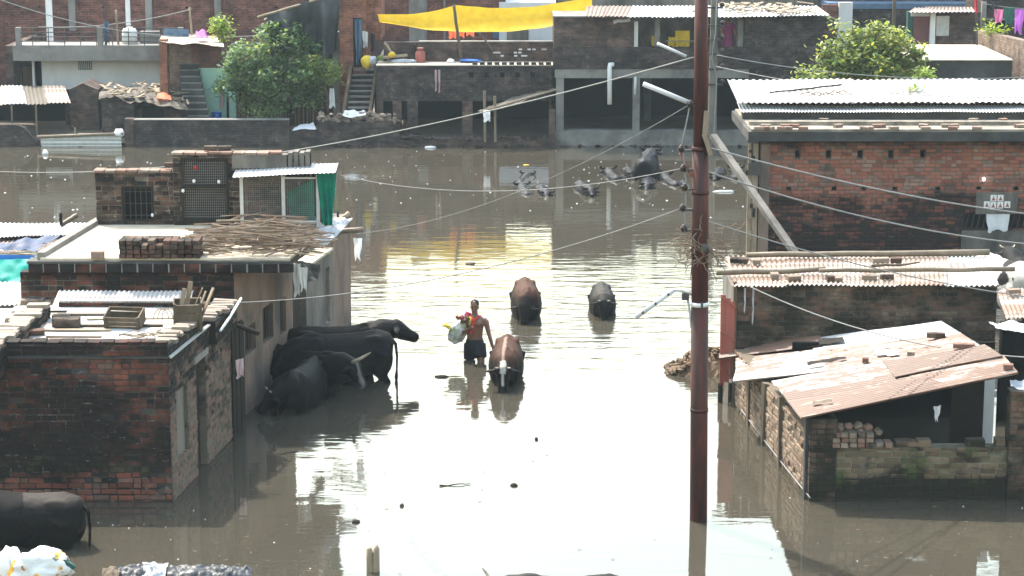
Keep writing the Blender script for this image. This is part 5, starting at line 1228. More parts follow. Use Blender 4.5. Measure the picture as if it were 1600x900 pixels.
# ------------------------------------------------------------------ debris
hp = at(1092, 583)
m = MB(); r = random.Random(4)
m.grid(lambda u, v: V((hp.x - .62 + 1.5 * u, hp.y - .35 + 1.1 * v, -.06 + .5 * max(0, 1 - ((u - .62) / .6) ** 2) * max(0, 1 - ((v - .5) / .5) ** 2) * (.75 + .35 * mnoise.noise(V((u * 6, v * 5, 1)))) + .07 * mnoise.noise(V((u * 18, v * 14, 3))))), 46, 30)
for k in range(120):
    u, v = r.random(), r.uniform(.15, .8); c = V((hp.x - .6 + 1.45 * u, hp.y - .35 + 1.1 * v, .42 * max(0, 1 - ((u - .62) / .6) ** 2) * max(0, 1 - ((v - .5) / .5) ** 2)))
    lump(m, c, r.uniform(.03, .08), r.uniform(.03, .07), r.uniform(.03, .06), k * 1.7, .3, 7, 5)
tag(m.build('rubble_mound', M['mudheap'], smooth=False), 'brown mound of earth and rubble behind the steel pole', 'mound')
# post
o = thing('wooden_post', 'split-topped wooden stump standing in the water at bottom', 'post', at(583, 893))
b = at(583, 893)
for s in (-1, 1):
    m = MB(); m.tube([b + V((s * .04, 0, -.6)), b + V((s * .04, 0, .2)), b + V((s * .05, 0, .33)), b + V((s * .055, 0, .36 + .02 * s))], [.05, .05, .04, .012], 8); m.build('timber_half', M['wood_pale'], o, True)
# sacks and rubbish bank in the near left corner
bank = at(60, 935)
m = MB(); m.grid(lambda u, v: V((bank.x - 1.2 + 3.9 * u, bank.y - .9 + 1.6 * v, -.16 + .36 * math.sin(math.pi * min(1, v * 1.0)) * (1 - .35 * u) + .09 * mnoise.noise(V((u * 9, v * 6, 2))))), 50, 24)
tag(m.build('rubbish_bank', M['earth']), 'low bank of rubbish along the bottom left edge', 'bank')
sb = thing('rice_sack', 'bulging white sack with orange and green print at bottom left', 'sack', at(62, 903, .1))
c = at(62, 903, .12); mats = sack_mat('printed_rice_sack', 12, (((.55, .3, .03), .57), ((.08, .12, .05), .66), ((.3, .12, .03), .64)), (.5, .5, .49), 5)
m = MB(); lump(m, c + V((0, 0, .13)), .42, .28, .26, 6.1, .2, 40, 26, 3.6); m.build('body', mats, sb, True)
m = MB(); lump(m, c + V((-.38, .02, .18)), .17, .16, .26, 9, .16, 16, 12); m.build('white_bundle', M['plastic_bag'], sb, True)
m = MB(); m.add([c + V((.18, -.02, .34)), c + V((.5, -.04, .17)), c + V((.34, -.08, .02)), c + V((.2, -.1, .1)), c + V((.3, .1, .3))], [(0, 1, 2, 3), (0, 4, 1)]); m.build('green_corner', M['darkgreencloth'], sb)
for k, (px_, py_, w_, mt_, lb) in enumerate(((205, 893, .5, 'blacktarp', 'black plastic scrap at the left of the rubbish bank'), (238, 890, .35, 'greycloth', 'grey crumpled plastic on the rubbish bank'), (305, 893, .75, 'blacktarp', 'wide folded black tarpaulin on the rubbish bank'), (365, 897, .45, 'blacktarp', 'black torn sheet at the right end of the rubbish bank'), (170, 897, .25, 'wood', 'brown wooden scrap on the rubbish bank'), (25, 897, .4, 'greycloth', 'dark grey strap bundle under the rice sack'))):
    c = at(px_, py_ + 12, .02); z_ = V((0, 0, .04))
    tag(drape([c + V((-w_ / 2, -.1, 0)), c + V((w_ / 2, -.12, 0)), c + V((w_ / 2, .3, .1)), c + V((-w_ / 2, .3, .1))], 30, 20, .07, 7, 11 + k, -.04).build('plastic_scrap', M[mt_], smooth=True), lb, 'plastic')
# floating bits
lit = MB(); r = random.Random(11)
for k in range(260):
    if r.random() < .45: px_, py_ = r.uniform(0, 560), r.uniform(240, 345)
    elif r.random() < .5: px_, py_ = r.uniform(560, 1160), r.uniform(235, 330)
    elif r.random() < .35: px_, py_ = r.uniform(130, 520), r.uniform(790, 890)
    else: px_, py_ = r.uniform(1110, 1600), r.uniform(300, 890)
    c = at(px_, py_); s_ = r.uniform(.010, .035) * (1.0 if py_ < 400 else .45)
    lit.add([c + V((s_ * math.cos(a) * r.uniform(.6, 1.4), s_ * math.sin(a), .006)) for a in (0, 1.3, 2.5, 3.8, 5)] + [c + V((0, 0, .012 + s_ * .4))], [(0, 1, 5), (1, 2, 5), (2, 3, 5), (3, 4, 5), (4, 0, 5)])
tag(lit.build('floating_litter', M['offwhite']), 'scatter of pale floating specks on the water', 'litter', kind='stuff')
scum = MB(); r = random.Random(21)
for k in range(300):
    cxp, cyp = ((r.gauss(330, 130), r.gauss(845, 35)), (r.gauss(1400, 140), r.gauss(845, 35)), (r.uniform(0, 1160), r.gauss(262, 16)), (r.uniform(520, 1100), r.uniform(420, 880)))[k % 4 if k % 16 else 3]
    if k % 4 == 3 and r.random() < .72 or k % 4 in (0, 1) and r.random() < .5: continue
    c = at(cxp, max(236, cyp)); a = r.gauss(0, .5); L_ = r.uniform(.012, .05) * (1.6 if cyp < 400 else 1); u_ = V((math.cos(a), math.sin(a), 0)) * L_; v_ = V((-math.sin(a), math.cos(a), 0)) * L_ * r.uniform(.08, .3); z_ = V((0, 0, .008))
    scum.add([c - u_ + z_, c - v_ + z_, c + u_ + z_, c + v_ + z_, c + V((0, 0, .014))], [(0, 1, 4), (1, 2, 4), (2, 3, 4), (3, 0, 4)], r.random())
tag(scum.build('floating_straw', M['stick']), 'bits of straw and scum drifting on the flood water', 'straw', kind='stuff')
def floater(label, px_, py_, w_, mat, name='floating_debris', h=.03, d=.06):
    m = MB(); lump(m, at(px_, py_) + V((0, 0, h * .3)), w_, d, h, px_ * .1, .25, 10, 6); tag(m.build(name, M[mat], smooth=True), label, 'debris')
floater('dark floating clump left of the open water bottom', 556, 816, .06, 'wood_dark'); floater('tiny dark floating seed pod above the wooden stump', 628, 791, .03, 'wood_dark')
floater('dark floating lump below the long reed', 803, 759, .06, 'wood_dark'); floater('small dark float near mid open water', 838, 687, .03, 'wood_dark')
floater('brown floating husk below the far yellow reflection', 735, 412, .12, 'wood', d=.1); floater('dark leafy float near the wading man', 690, 589, .12, 'wood_dark')
floater('white foam chunk floating off the far bank', 672, 231, .2, 'white', h=.05, d=.12); floater('round white ball floating at upper left', 71, 241, .1, 'white', h=.1, d=.1)
floater('pale stick-like float right of the steel pole', 1132, 300, .3, 'white', h=.04, d=.05); floater('yellow leaf floating by the left buffaloes', 822, 258, .1, 'yellowcloth', h=.02)
log('thin reed floating flat on the open water', at(687, 760) + V((0, 0, .01)), at(735, 757) + V((0, 0, .02)), .012, .006, mat='wood_dark', name='floating_reed', cat='reed')

# ------------------------------------------------------------------ far bank
def fb(parent, name, px0, py0, px1, py1, Y, dep, mat, dz=0):
    a = aty(px0, (py0 + py1) / 2, Y); b = aty(px1, (py0 + py1) / 2, Y); z1 = aty(800, py0, Y).z; z0 = aty(800, py1, Y).z + dz
    m = MB(); m.box(a.x, b.x, Y, Y + dep, z0, z1); return m.build(name, M[mat], parent)
def fbz(parent, name, px0, px1, z0, z1, Y, dep, mat):
    m = MB(); m.box(aty(px0, 130, Y).x, aty(px1, 130, Y).x, Y, Y + dep, z0, z1); return m.build(name, M[mat], parent)
zy = lambda py, Y: aty(800, py, Y).z
def T(name, label, cat, px, py, Y, group=None):
    p = aty(px, py, Y); return thing(name, label, cat, p, 0, group)
YA = 70.8
# white building with balcony
o = T('white_building', 'white two-storey building with a railed grey balcony on the left far bank', 'building', 135, 133, 76)
fbz(o, 'wall', 66, 262, .1, zy(94, 76), 76, 5, 'offwhite')
fbz(o, 'side_wall', 10, 22, .1, zy(70, 76), 75.6, 5, 'fb_brown')
fbz(o, 'porch_back', 22, 66, .1, zy(96, 76.8), 76.8, .1, 'interior')
dr = fb(o, 'door', 36, 104, 50, 150, 76.7, .05, 'wood'); 
fbz(o, 'porch_post', 51, 54, .1, zy(95, 75.8), 75.8, .15, 'offwhite')
fbz(o, 'balcony', 22, 258, zy(95, 75.3), zy(71, 75.3), 75.3, 1.4, 'concrete')
wn_ = fb(o, 'window', 122, 94.5, 143, 109, 75.97, .05, 'darkgreencloth')
for k in range(7):
    fb(wn_, 'window_bar', 123 + k * 3, 95, 124 + k * 3, 108.5, 75.93, .03, 'offwhite')
for px_ in (24, 152, 278): fb(o, 'railing_post', px_, 43, px_ + 8, 71, 75.3, .18, 'concrete')
for py_ in (43, 50, 57, 64): fb(o, 'rail', 32, py_, 278, py_ + 1.3, 75.36, .04, 'iron')
for k in range(9): fb(o, 'rail_post', 50 + k * 25, 44, 51.2 + k * 25, 71, 75.33, .03, 'iron')
fb(o, 'terrace_column', 72, -8, 80, 70, 77, .25, 'white'); fb(o, 'terrace_column', 196, -10, 202, 40, 77, .2, 'white')
tk = T('water_tank', 'white water tank standing on the balcony terrace', 'tank', 203, 70, 76)
m = MB(); c = aty(203, 70, 76); m.rings([[c + V((rr * math.cos(j * .3927), rr * math.sin(j * .3927), z_)) for j in range(16)] for (z_, rr) in ((0, .22), (.02, .26), (.45, .26), (.55, .2), (.6, .1))]); m.build('tank_body', M['white'], tk, True)
m = MB(); m.box(c.x + .35, c.x + 1.0, 76, 76.3, c.z, c.z + .45); m.build('water_trough', M['concrete'], tk)
tag(hang(aty(162, 34, 75.4), aty(170, 34, 75.4), .75, 2, .05).build('hanging_cloth', M['bluecloth'], smooth=True), 'dark blue cloth hanging on the balcony rail', 'cloth')
tag(hang(aty(255, 44, 75.2), aty(295, 46, 75.2), .3, 3, .04).build('blue_laundry', M['bluecloth'], smooth=True), 'blue laundry over the balcony rail near the stairs', 'laundry')
for k, (px_, y0) in enumerate(((181, 15), (296, 12))): log(('thin pole standing on the balcony beside the tank', 'thin pole standing at the right end of the balcony')[k], aty(px_, y0, 75.2), aty(px_ + 4, 70 if k == 0 else 55, 75.2), .035, mat='wood_pale', name='thin_pole')
# brick wall behind it
o = T('brick_building', 'long red brick building with concrete columns behind the balcony', 'building', 250, 40, 81)
fbz(o, 'wall', -40, 545, .1, 5.6, 81, 5, 'fb_red')
for px_ in (112, 232, 340): fb(o, 'column', px_ - 5, -20, px_ + 5, 48, 80.85, .2, 'concrete')
for px_ in (60, 160, 290, 430): fb(o, 'putlog_hole', px_, 10, px_ + 3, 13, 80.97, .05, 'interior')
# thatched / sheet lean-to at far left
o = T('bamboo_lean_to', 'open lean-to with sagging pale sheet roof at the far left bank', 'shed', 50, 230, 71.5)
a = [aty(-30, 165, 71.4), aty(108, 162, 71.4), aty(98, 135, 74.6), aty(-30, 135, 74.6)]
for k in range(4):
    p0_ = a[0].lerp(a[1], k / 4); p1_ = a[0].lerp(a[1], (k + 1) / 4 + .02); p2_ = a[3].lerp(a[2], (k + 1) / 4 + .02); p3_ = a[3].lerp(a[2], k / 4); e = V((0, 0, .03 * (k % 2)))
    sheet(p0_ + e, p1_ + e, p2_ + e, p3_ + e, 'v', wl=.13, amp=.018, seed=k).build('roof_sheet', M[('sheet_mix', 'sheet_white', 'thatch', 'sheet_mix')[k]], o, True)
for px_ in (18, 56): fb(o, 'post', px_, 163, px_ + 2.2, 235, 71.5, .06, 'bamboo')
fbz(o, 'back_wall', -40, 150, .1, zy(140, 74.8), 74.8, .1, 'interior')
fbz(o, 'side_wall', 100, 150, .1, zy(160, 74), 74, .1, 'fb_dark')
o = T('brick_wall', 'crumbling low grey brick wall at the left water edge', 'wall', 30, 235, YA)
m = MB(); pr = [(-30, 196), (25, 195), (38, 200), (50, 214), (62, 224), (70, 235)]
top_ = [aty(x_, y_, YA) for x_, y_ in pr]
for i in range(len(top_) - 1):
    p_, q_ = top_[i], top_[i + 1]; m.hexa([V((p_.x, YA, -.3)), V((q_.x, YA, -.3)), V((q_.x, YA + .3, -.3)), V((p_.x, YA + .3, -.3)), p_, q_, q_ + V((0, .3, 0)), p_ + V((0, .3, 0))])
m.build('masonry', M['fb_dark'], o)
o = T('tin_fence', 'low fence of horizontal corrugated tin with a pole on top', 'fence', 125, 233, YA)
A_, B_ = aty(64, 233, YA), aty(190, 233, YA); zt = aty(64, 211, YA).z
sheet(V((A_.x, YA, -.1)), V((B_.x, YA, -.1)), V((B_.x, YA + .03, zt)), V((A_.x, YA + .03, zt)), 'u', wl=.13, amp=.02, seed=6).build('tin_sheet', M['zincpipe'], o, True)
m = MB(); m.tube([aty(58, 214, YA), aty(130, 211, YA), aty(192, 209, YA)], .05, 8); m.build('top_pole', M['bamboo'], o, True)
fb(o, 'post', 116, 200, 119, 236, YA + .05, .06, 'bamboo')
floater('white plastic lump on the tin fence end', 186, 212, .18, 'plastic_bag', 'plastic_lump', .12, .12)
bpy.context.scene.collection.objects['plastic_lump'].location = aty(186, 214, YA + .05)
# small brick huts
o = T('brick_hut', 'small brick hut with a hump roof behind the lean-to', 'hut', 131, 190, 73)
fbz(o, 'wall', 108, 152, .1, zy(140, 73), 73, 1.5, 'fb_brown'); m = MB(); a = aty(108, 140, 73); b = aty(152, 140, 73); mid = aty(129, 130, 73)
m.add([a, b, mid, a + V((0, 1.5, 0)), b + V((0, 1.5, 0)), mid + V((0, 1.5, 0))], [(0, 1, 2), (5, 4, 3), (0, 2, 5, 3), (1, 4, 5, 2)]); m.build('roof', M['fb_brown'], o)
o = T('thatched_hut', 'brick hut under a ragged thatch and rag roof', 'hut', 215, 205, 72)
fbz(o, 'wall', 157, 208, -.1, zy(153, 71.8), 71.8, 2, 'fb_dark'); fbz(o, 'wall', 208, 290, -.1, zy(170, 72.2), 72.2, 2, 'fb_dark')
fb(o, 'doorway', 222, 165, 255, 187, 72.15, .05, 'interior')
m = drape([aty(154, 152, 71.6), aty(296, 170, 71.6), aty(258, 136, 74.2), aty(156, 140, 74.2)], 40, 20, .14, 2.4, 4, -.1); m.build('thatch', M['thatch'], o)
m = MB(); r = random.Random(8)
for k in range(90):
    u, v = r.random(), r.random(); p_ = aty(154, 152, 71.6).lerp(aty(296, 170, 71.6), u).lerp(aty(156, 140, 74.2).lerp(aty(258, 136, 74.2), u), v) + V((0, 0, .12)); a = r.random() * 3; L_ = r.uniform(.2, .6)
    m.bar(p_, p_ + V((math.cos(a) * L_, math.sin(a) * L_, r.uniform(-.08, .1))), r.uniform(.03, .12), .02)
m.build('roof_scrap', M['wood_pale'], o)['kind'] = 'stuff'
tag(drape([aty(245, 152, 71.8), aty(268, 156, 71.8), aty(266, 148, 72.6), aty(246, 146, 72.6)], 8, 6, .06, 4, 2, -.06).build('orange_rag', M['orangecloth'], smooth=True), 'orange rag lying on the ragged thatch roof', 'rag')
o = T('boundary_wall', 'long dark sooty wall along the far water edge under the tree', 'wall', 330, 233, YA + .05)
fbz(o, 'masonry', 206, 450, -.3, zy(188, YA + .05), YA + .05, .3, 'fb_dark'); fbz(o, 'end_pier', 192, 206, -.3, zy(186, YA), YA, .4, 'fb_brown'); fbz(o, 'coping', 206, 450, zy(188, YA + .05) + .001, zy(186.6, YA + .05), YA + .02, .36, 'concrete')
# stair building
o = T('stair_building', 'brick building with an open outer stair and mint green wall', 'building', 305, 190, 73)
fbz(o, 'brick_pier', 250, 262, .1, zy(62, 72.9), 72.9, .5, 'fb_sunlit'); fbz(o, 'wall', 262, 300, .1, zy(64, 74), 74.1, 2.5, 'fb_pale'); fbz(o, 'upper_wall', 300, 346, zy(106, 74), zy(66, 74), 74, 2.5, 'fb_red')
fbz(o, 'mint_wall', 301, 352, .1, zy(106, 74), 74.02, 2.5, 'mint'); fbz(o, 'mint_wall', 357, 368, .1, zy(150, 74), 74.02, .3, 'mint'); fb(o, 'doorway', 350, 150, 358, 192, 74.3, .1, 'interior')
m = drape([aty(248, 66, 72.7), aty(350, 72, 72.7), aty(345, 58, 75.5), aty(252, 56, 75.5)], 20, 10, .05, 2, 1); m.build('roof', M['lime_floor'], o)
for k in range(11):
    t_ = k / 10; Yk_ = 73.9 - 1.9 * t_; z_ = zy(100, 74) * (1 - t_) + .35 * t_
    m = MB(); xa_ = aty(281 + 6 * t_, 130, Yk_).x; m.box(xa_, xa_ + .62 + .25 * t_, Yk_, Yk_ + .19, .1, z_); m.build('step', M['concrete_dark'], o)
    m = MB(); m.box(xa_ - .01, xa_ + .63 + .25 * t_, Yk_ - .02, Yk_ + .17, z_ + .001, z_ + .03); m.build('tread', M['concrete'], o)
tag(drape([aty(305, 58, 73.5), aty(325, 60, 73.5), aty(322, 52, 74.2), aty(306, 50, 74.2)], 10, 8, .12, 4, 3, -.12).build('purple_bundle', M['purplecloth'], smooth=True), 'purple and white cloth bundle on the stair building roof', 'bundle')
tag(hang(aty(342, 125, 73.9), aty(348, 125, 73.9), .9, 1.5, .03).build('hanging_cloth', M['palepink'], smooth=True), 'pale pink cloth hanging on the mint wall', 'cloth')
brl = T('barrel', 'blue plastic barrel against the mint green wall', 'barrel', 339, 190, 73.6); c = aty(339, 190, 73.6)
m = MB(); m.rings([[c + V((rr * math.cos(j * .3927), rr * math.sin(j * .3927), z_)) for j in range(16)] for (z_, rr) in ((0, .14), (.02, .16), (.12, .165), (.22, .165), (.30, .16))]); m.build('barrel_body', M['blueplastic'], brl, True)
m = MB(); m.rings([[c + V((rr * math.cos(j * .3927), rr * math.sin(j * .3927), z_)) for j in range(16)] for (z_, rr) in ((.29, .17), (.31, .175), (.325, .17))]); m.build('rim', M['blueplastic'], brl, True)
o = T('bamboo_screen', 'dark wall with upright bamboo screen behind the big tree', 'wall', 430, 190, 73.7)
fbz(o, 'back_wall', 368, 531, .1, zy(128, 73.8), 73.8, .2, 'fb_brown')
for k in range(26):
    px_ = 372 + k * 4.6 + R.uniform(-1, 1); fb(o, 'cane', px_, 138 + R.uniform(-6, 6), px_ + 2.2, 196, 73.7 - .02 * (k % 2), .05, 'bamboo' if k % 3 else 'wood')
fb(o, 'dark_doorway', 448, 140, 456, 196, 73.6, .05, 'interior')
# trees
def tree(name, label, base, blobs, mat, n=5200, ls=.17, seed=1, trunk=.13, group=None, lmin=.5):
    r = random.Random(seed); base = V(base); o = thing(name, label, 'tree', base, 0, group)
    tr = MB(); top_ = V((sum(b[0].x for b in blobs) / len(blobs), sum(b[0].y for b in blobs) / len(blobs), min(b[0].z for b in blobs)))
    if trunk:
        tr.tube([base, base.lerp(top_, .5) + V((.08, 0, 0)), top_], [trunk, trunk * .8, trunk * .6], 8)
        for b in blobs: tr.tube([base.lerp(top_, .6), (top_ + b[0]) / 2 + V((0, 0, -.1)), b[0]], [trunk * .55, trunk * .35, trunk * .12], 6)
        tr.build('trunk', M['bark'], o, True)
    lf = MB(); tot = sum(b[1] ** 2 for b in blobs)
    for b in blobs:
        k = int(n * b[1] ** 2 / tot); cl = [(V((r.gauss(0, 1), r.gauss(0, 1), r.gauss(0, 1))).normalized() * b[1] * r.uniform(.55, 1.0)) for _ in range(max(6, k // 60))]
        for i in range(k):
            q = cl[r.randrange(len(cl))]; p = b[0] + V((q.x, q.y, q.z * b[2])) + V((r.gauss(0, .15), r.gauss(0, .15), r.gauss(0, .12)))
            a, e, t_ = r.random() * 6.28, r.uniform(-.9, .5), r.uniform(-.6, .6); s_ = ls * r.uniform(lmin, 1.2)
            u_ = V((math.cos(a) * math.cos(e), math.sin(a) * math.cos(e), math.sin(e))) * s_; v_ = u_.cross(V((math.sin(t_), 0, math.cos(t_)))).normalized() * s_ * .28
            lf.add([p - u_ * .5, p - u_ * .05 + v_, p + u_ * .5, p - u_ * .05 - v_], [(0, 1, 2, 3)], min(1, max(0, r.gauss(.42, .25))))
    lf.build('crown', M[mat], o, rnd=True); return o
Bt = lambda px, py, Y, rpx, f=.8: (aty(px, py, Y), rpx / 48.5, f)
YT = 72.4
tree('leafy_tree', 'big round green tree in front of the stair building', aty(430, 190, YT), [Bt(430, 70, YT, 42), Bt(395, 95, YT, 46), Bt(455, 85, YT + .4, 48), Bt(375, 120, YT - .2, 36), Bt(415, 125, YT - .4, 45), Bt(470, 120, YT, 44), Bt(500, 130, YT + .3, 28), Bt(440, 150, YT - .2, 38, .6), Bt(395, 150, YT, 30, .6), Bt(370, 75, YT + .3, 22), Bt(440, 48, YT + .2, 24), Bt(360, 140, YT, 24), Bt(480, 150, YT + .2, 26, .7), Bt(480, 95, YT + .3, 30)], 'leaf1', 11000, .18, 3)
tree('leafy_bush', 'yellowish green leaf clump at the right of the big tree', aty(512, 185, YT), [Bt(505, 108, YT - .3, 20), Bt(518, 118, YT - .3, 12), Bt(492, 120, YT - .4, 18)], 'leaf2', 900, .17, 5, .05)
tree('fern_bush', 'grey-green feathery bush below the big tree', aty(415, 192, YT - .6), [Bt(412, 178, YT - .6, 24, .6), Bt(430, 172, YT - .6, 14, .6)], 'leaf1', 900, .12, 6, .03)
tree('potted_shrub', 'bright yellow-green shrub growing on the stair building roof', aty(346, 66, 74), [Bt(346, 40, 74, 12, 1.2), Bt(345, 54, 74, 10, .9)], 'leaf3', 650, .16, 7, .04)
YT2 = 66.5
tree('leafy_tree', 'yellowish green tree rising behind the white corrugated roof', aty(1350, 215, YT2), [Bt(1345, 75, YT2, 34), Bt(1385, 70, YT2, 34), Bt(1320, 100, YT2, 34), Bt(1365, 105, YT2 - .3, 40), Bt(1410, 85, YT2 + .2, 32), Bt(1425, 78, YT2, 18), Bt(1370, 48, YT2 + .2, 16), Bt(1302, 75, YT2, 14), Bt(1300, 100, YT2, 20), Bt(1405, 112, YT2, 26), Bt(1304, 45, YT2 + .2, 9)], 'leaf2', 7200, .19, 9)
tree('small_bush', 'small leafy sprig at the left foot of the right tree', aty(1262, 180, 62.5), [Bt(1258, 117, 62.5, 10), Bt(1276, 120, 62.5, 9)], 'leaf2', 350, .16, 11, .03)
tree('small_bush', 'small bright sprig over the white roof right of the tree', aty(1445, 180, 62.5), [Bt(1446, 119, 62.5, 8)], 'leaf3', 220, .15, 12, .03)
# brick tower, tarp, stairs
o = T('brick_tower', 'tall sunlit orange brick block above the wooden stair', 'building', 560, 150, 73)
fbz(o, 'wall', 531, 573, .1, 5.2, 73, 2.5, 'fb_sunlit'); fbz(o, 'wall', 573.2, 597, zy(62, 73.3), 5.2, 73.3, 2, 'fb_sunlit'); fbz(o, 'pillar', 520, 531, .1, zy(50, 73.2), 73.2, .4, 'concrete')
fb(o, 'doorway', 552, 28, 566, 105, 72.98, .06, 'interior')
tag(hang(aty(554, 30, 72.85), aty(566, 30, 72.85), 1.35, 2, .05, taper=.8).build('blue_curtain', M['bluecloth'], smooth=True), 'blue-grey curtain in the doorway of the brick tower', 'curtain')
tag(hang(aty(566, 48, 72.85), aty(575, 50, 72.85), .5, 2, .05, taper=.8).build('striped_towel', M['whitecloth'], smooth=True), 'pale towel beside the doorway curtain', 'towel')
tag(hang(aty(577, 50, 72.9), aty(586, 55, 72.9), .55, 2, .06, taper=.6).build('dark_garment', M['darkcloth'], smooth=True), 'dark garment hanging by the brick tower corner', 'garment')
tag(hang(aty(418, 20, 72.7), aty(532, -14, 72.7), 1.75, 3.7, .22, 60, 24, taper=.88, seed=2, rag=.12).build('black_tarpaulin', M['blacktarp'], smooth=True), 'large black tarpaulin draped left of the brick tower', 'tarpaulin')
log('slanting pole holding the black tarpaulin', aty(402, 27, 72.6), aty(500, -2, 72.6), .04, mat='wood_pale', name='slanting_pole')
fbz(o, 'lower_room', 490, 531, .1, zy(72, 74), 74, 2, 'fb_brown'); fb(o, 'dark_window', 495, 78, 520, 92, 73.96, .06, 'interior')
st = T('outer_stair', 'steep dark stair up to the terrace beside the brick tower', 'stairs', 565, 178, 71.6)
for k in range(9):
    t_ = k / 8; Yk_ = 71.6 + 1.3 * t_; z_ = zy(176, 71.6) * (1 - t_) + zy(108, 72.9) * t_
    m = MB(); a = aty(543 + 4 * t_, 140, Yk_).x; b = aty(578 + 7 * t_, 140, Yk_).x; m.box(a, b, Yk_, Yk_ + .2, z_ - .05, z_); m.build('tread', M['concrete'], st)
    m = MB(); m.box(a, b, Yk_ + .14, Yk_ + .18, z_ - .3, z_ - .052); m.build('riser', M['concrete_dark'], st)
for (p0_, p1_) in (((537, 178), (549, 106)), ((578, 178), (589, 106))):
    m = MB(); m.bar(aty(*p0_, 71.55), aty(*p1_, 72.9), .1, .2); m.build('stringer', M['wood'], st)
tag(hang(aty(515, 138, 72), aty(522, 138, 72), .6, 1.5, .03, taper=1.5).build('white_cloth', M['whitecloth'], smooth=True), 'white cloth hanging at the foot of the brick tower', 'cloth')
o = T('rubble_wall', 'rough dark rubble wall below the stair at the water edge', 'wall', 560, 230, YA)
fbz(o, 'masonry', 496, 625, -.3, zy(190, YA), YA, .5, 'fb_dark'); fbz(o, 'masonry', 450.5, 496, -.3, zy(205, YA), YA + .1, .4, 'fb_dark')
m = MB(); r = random.Random(2)
for k in range(70): lump(m, aty(r.uniform(500, 622), r.uniform(178, 190), YA + r.uniform(0, .5)), r.uniform(.05, .16), .1, r.uniform(.04, .1), k, .3, 7, 5)
m.build('loose_rubble', M['b_loose'], o)['kind'] = 'stuff'
tag(drape([aty(535, 182, YA), aty(572, 180, YA), aty(570, 174, YA + .5), aty(540, 173, YA + .5)], 12, 8, .1, 4, 5, -.05).build('white_rags', M['whitecloth'], smooth=True), 'white rags piled on the rubble wall top', 'rags')
tag(drape([aty(456, 203, YA), aty(494, 200, YA), aty(490, 192, YA + .6), aty(470, 194, YA + .6)], 10, 6, .06, 3, 9).build('pale_sheet', M['whitecloth'], smooth=True), 'pale green-white sheet on the wall left of the rubble', 'sheet')
# terrace house with dark openings
o = T('terrace_house', 'sooty brick house with dark open bays under a cluttered terrace', 'house', 730, 228, YA + .4)
Yt = YA + .6; z_t = zy(103, Yt); z_o = zy(158, Yt)
fbz(o, 'facade', 588, 866, z_o, z_t, Yt, .3, 'fb_dark')
for (a, b, mt_) in ((588, 598, 'fb_dark'), (613, 627, 'fb_brown'), (636, 652, 'fb_dark'), (722, 738, 'fb_brown'), (858, 866, 'fb_brown')): fbz(o, 'pillar', a, b, -.3, z_o - .002, Yt, .3, mt_)
fbz(o, 'back_wall', 585, 868, -.3, z_o, Yt + 4, .2, 'interior'); fbz(o, 'floor_slab', 585, 867, z_t - .15, z_t - .004, Yt + .31, 5.2, 'concrete_dark'); fbz(o, 'terrace_floor', 588, 866, z_t + .001, z_t + .03, Yt + .02, 1.3, 'lime_floor')
fbz(o, 'low_wall', 625, 866, -.3, zy(216, YA), YA, .35, 'fb_brown')
m = MB(); r = random.Random(6)
for k in range(80): lump(m, aty(r.uniform(628, 864), r.uniform(213, 218), YA + r.uniform(0, .35)), r.uniform(.05, .2), .12, r.uniform(.03, .08), k, .3, 7, 5)
m.build('wall_rubble', M['fb_brown'], o)['kind'] = 'stuff'
for k in range(11): fb(o, 'terrace_block', 738 + k * 11.5, 97.5, 746 + k * 11.5, 103, Yt + .03, .15, 'fb_dark')
for k in range(5): fb(o, 'vent_niche', 733 + k * 24, 113, 740 + k * 24, 121, Yt - .02, .03, 'interior')
YW = 72.5
fbz(o, 'terrace_wall', 600, 866, zy(101, YW), zy(66, YW), YW, .3, 'fb_brown'); fbz(o, 'wall_coping', 655, 866, zy(66, YW) + .001, zy(64.5, YW), YW - .03, .36, 'concrete')
r = random.Random(9)
for k in range(14): fb(o, 'pale_brick', 768 + r.random() * 90, 74 + (k % 3) * 5, 768 + 0, 0, YW, .1, 'offwhite') if False else None
for k in range(14):
    px_ = 770 + r.random() * 88; py_ = 76 + (k % 3) * 5; fb(o, 'pale_brick', px_, py_, px_ + 5, py_ + 2.4, YW - .012, .03, 'offwhite')
tag(hang(aty(679, 109, Yt - .05), aty(683, 109, Yt - .05), .65, 1, .02, 6, 10, taper=.7).build('pink_garment', M['palepink'], smooth=True), 'left strip of pale pink laundry on the sooty facade', 'laundry')
tag(hang(aty(684.5, 109, Yt - .05), aty(688, 109, Yt - .05), .7, 1, .02, 6, 10, taper=.8).build('pink_garment', M['palepink'], smooth=True), 'right strip of pale pink laundry on the sooty facade', 'laundry')
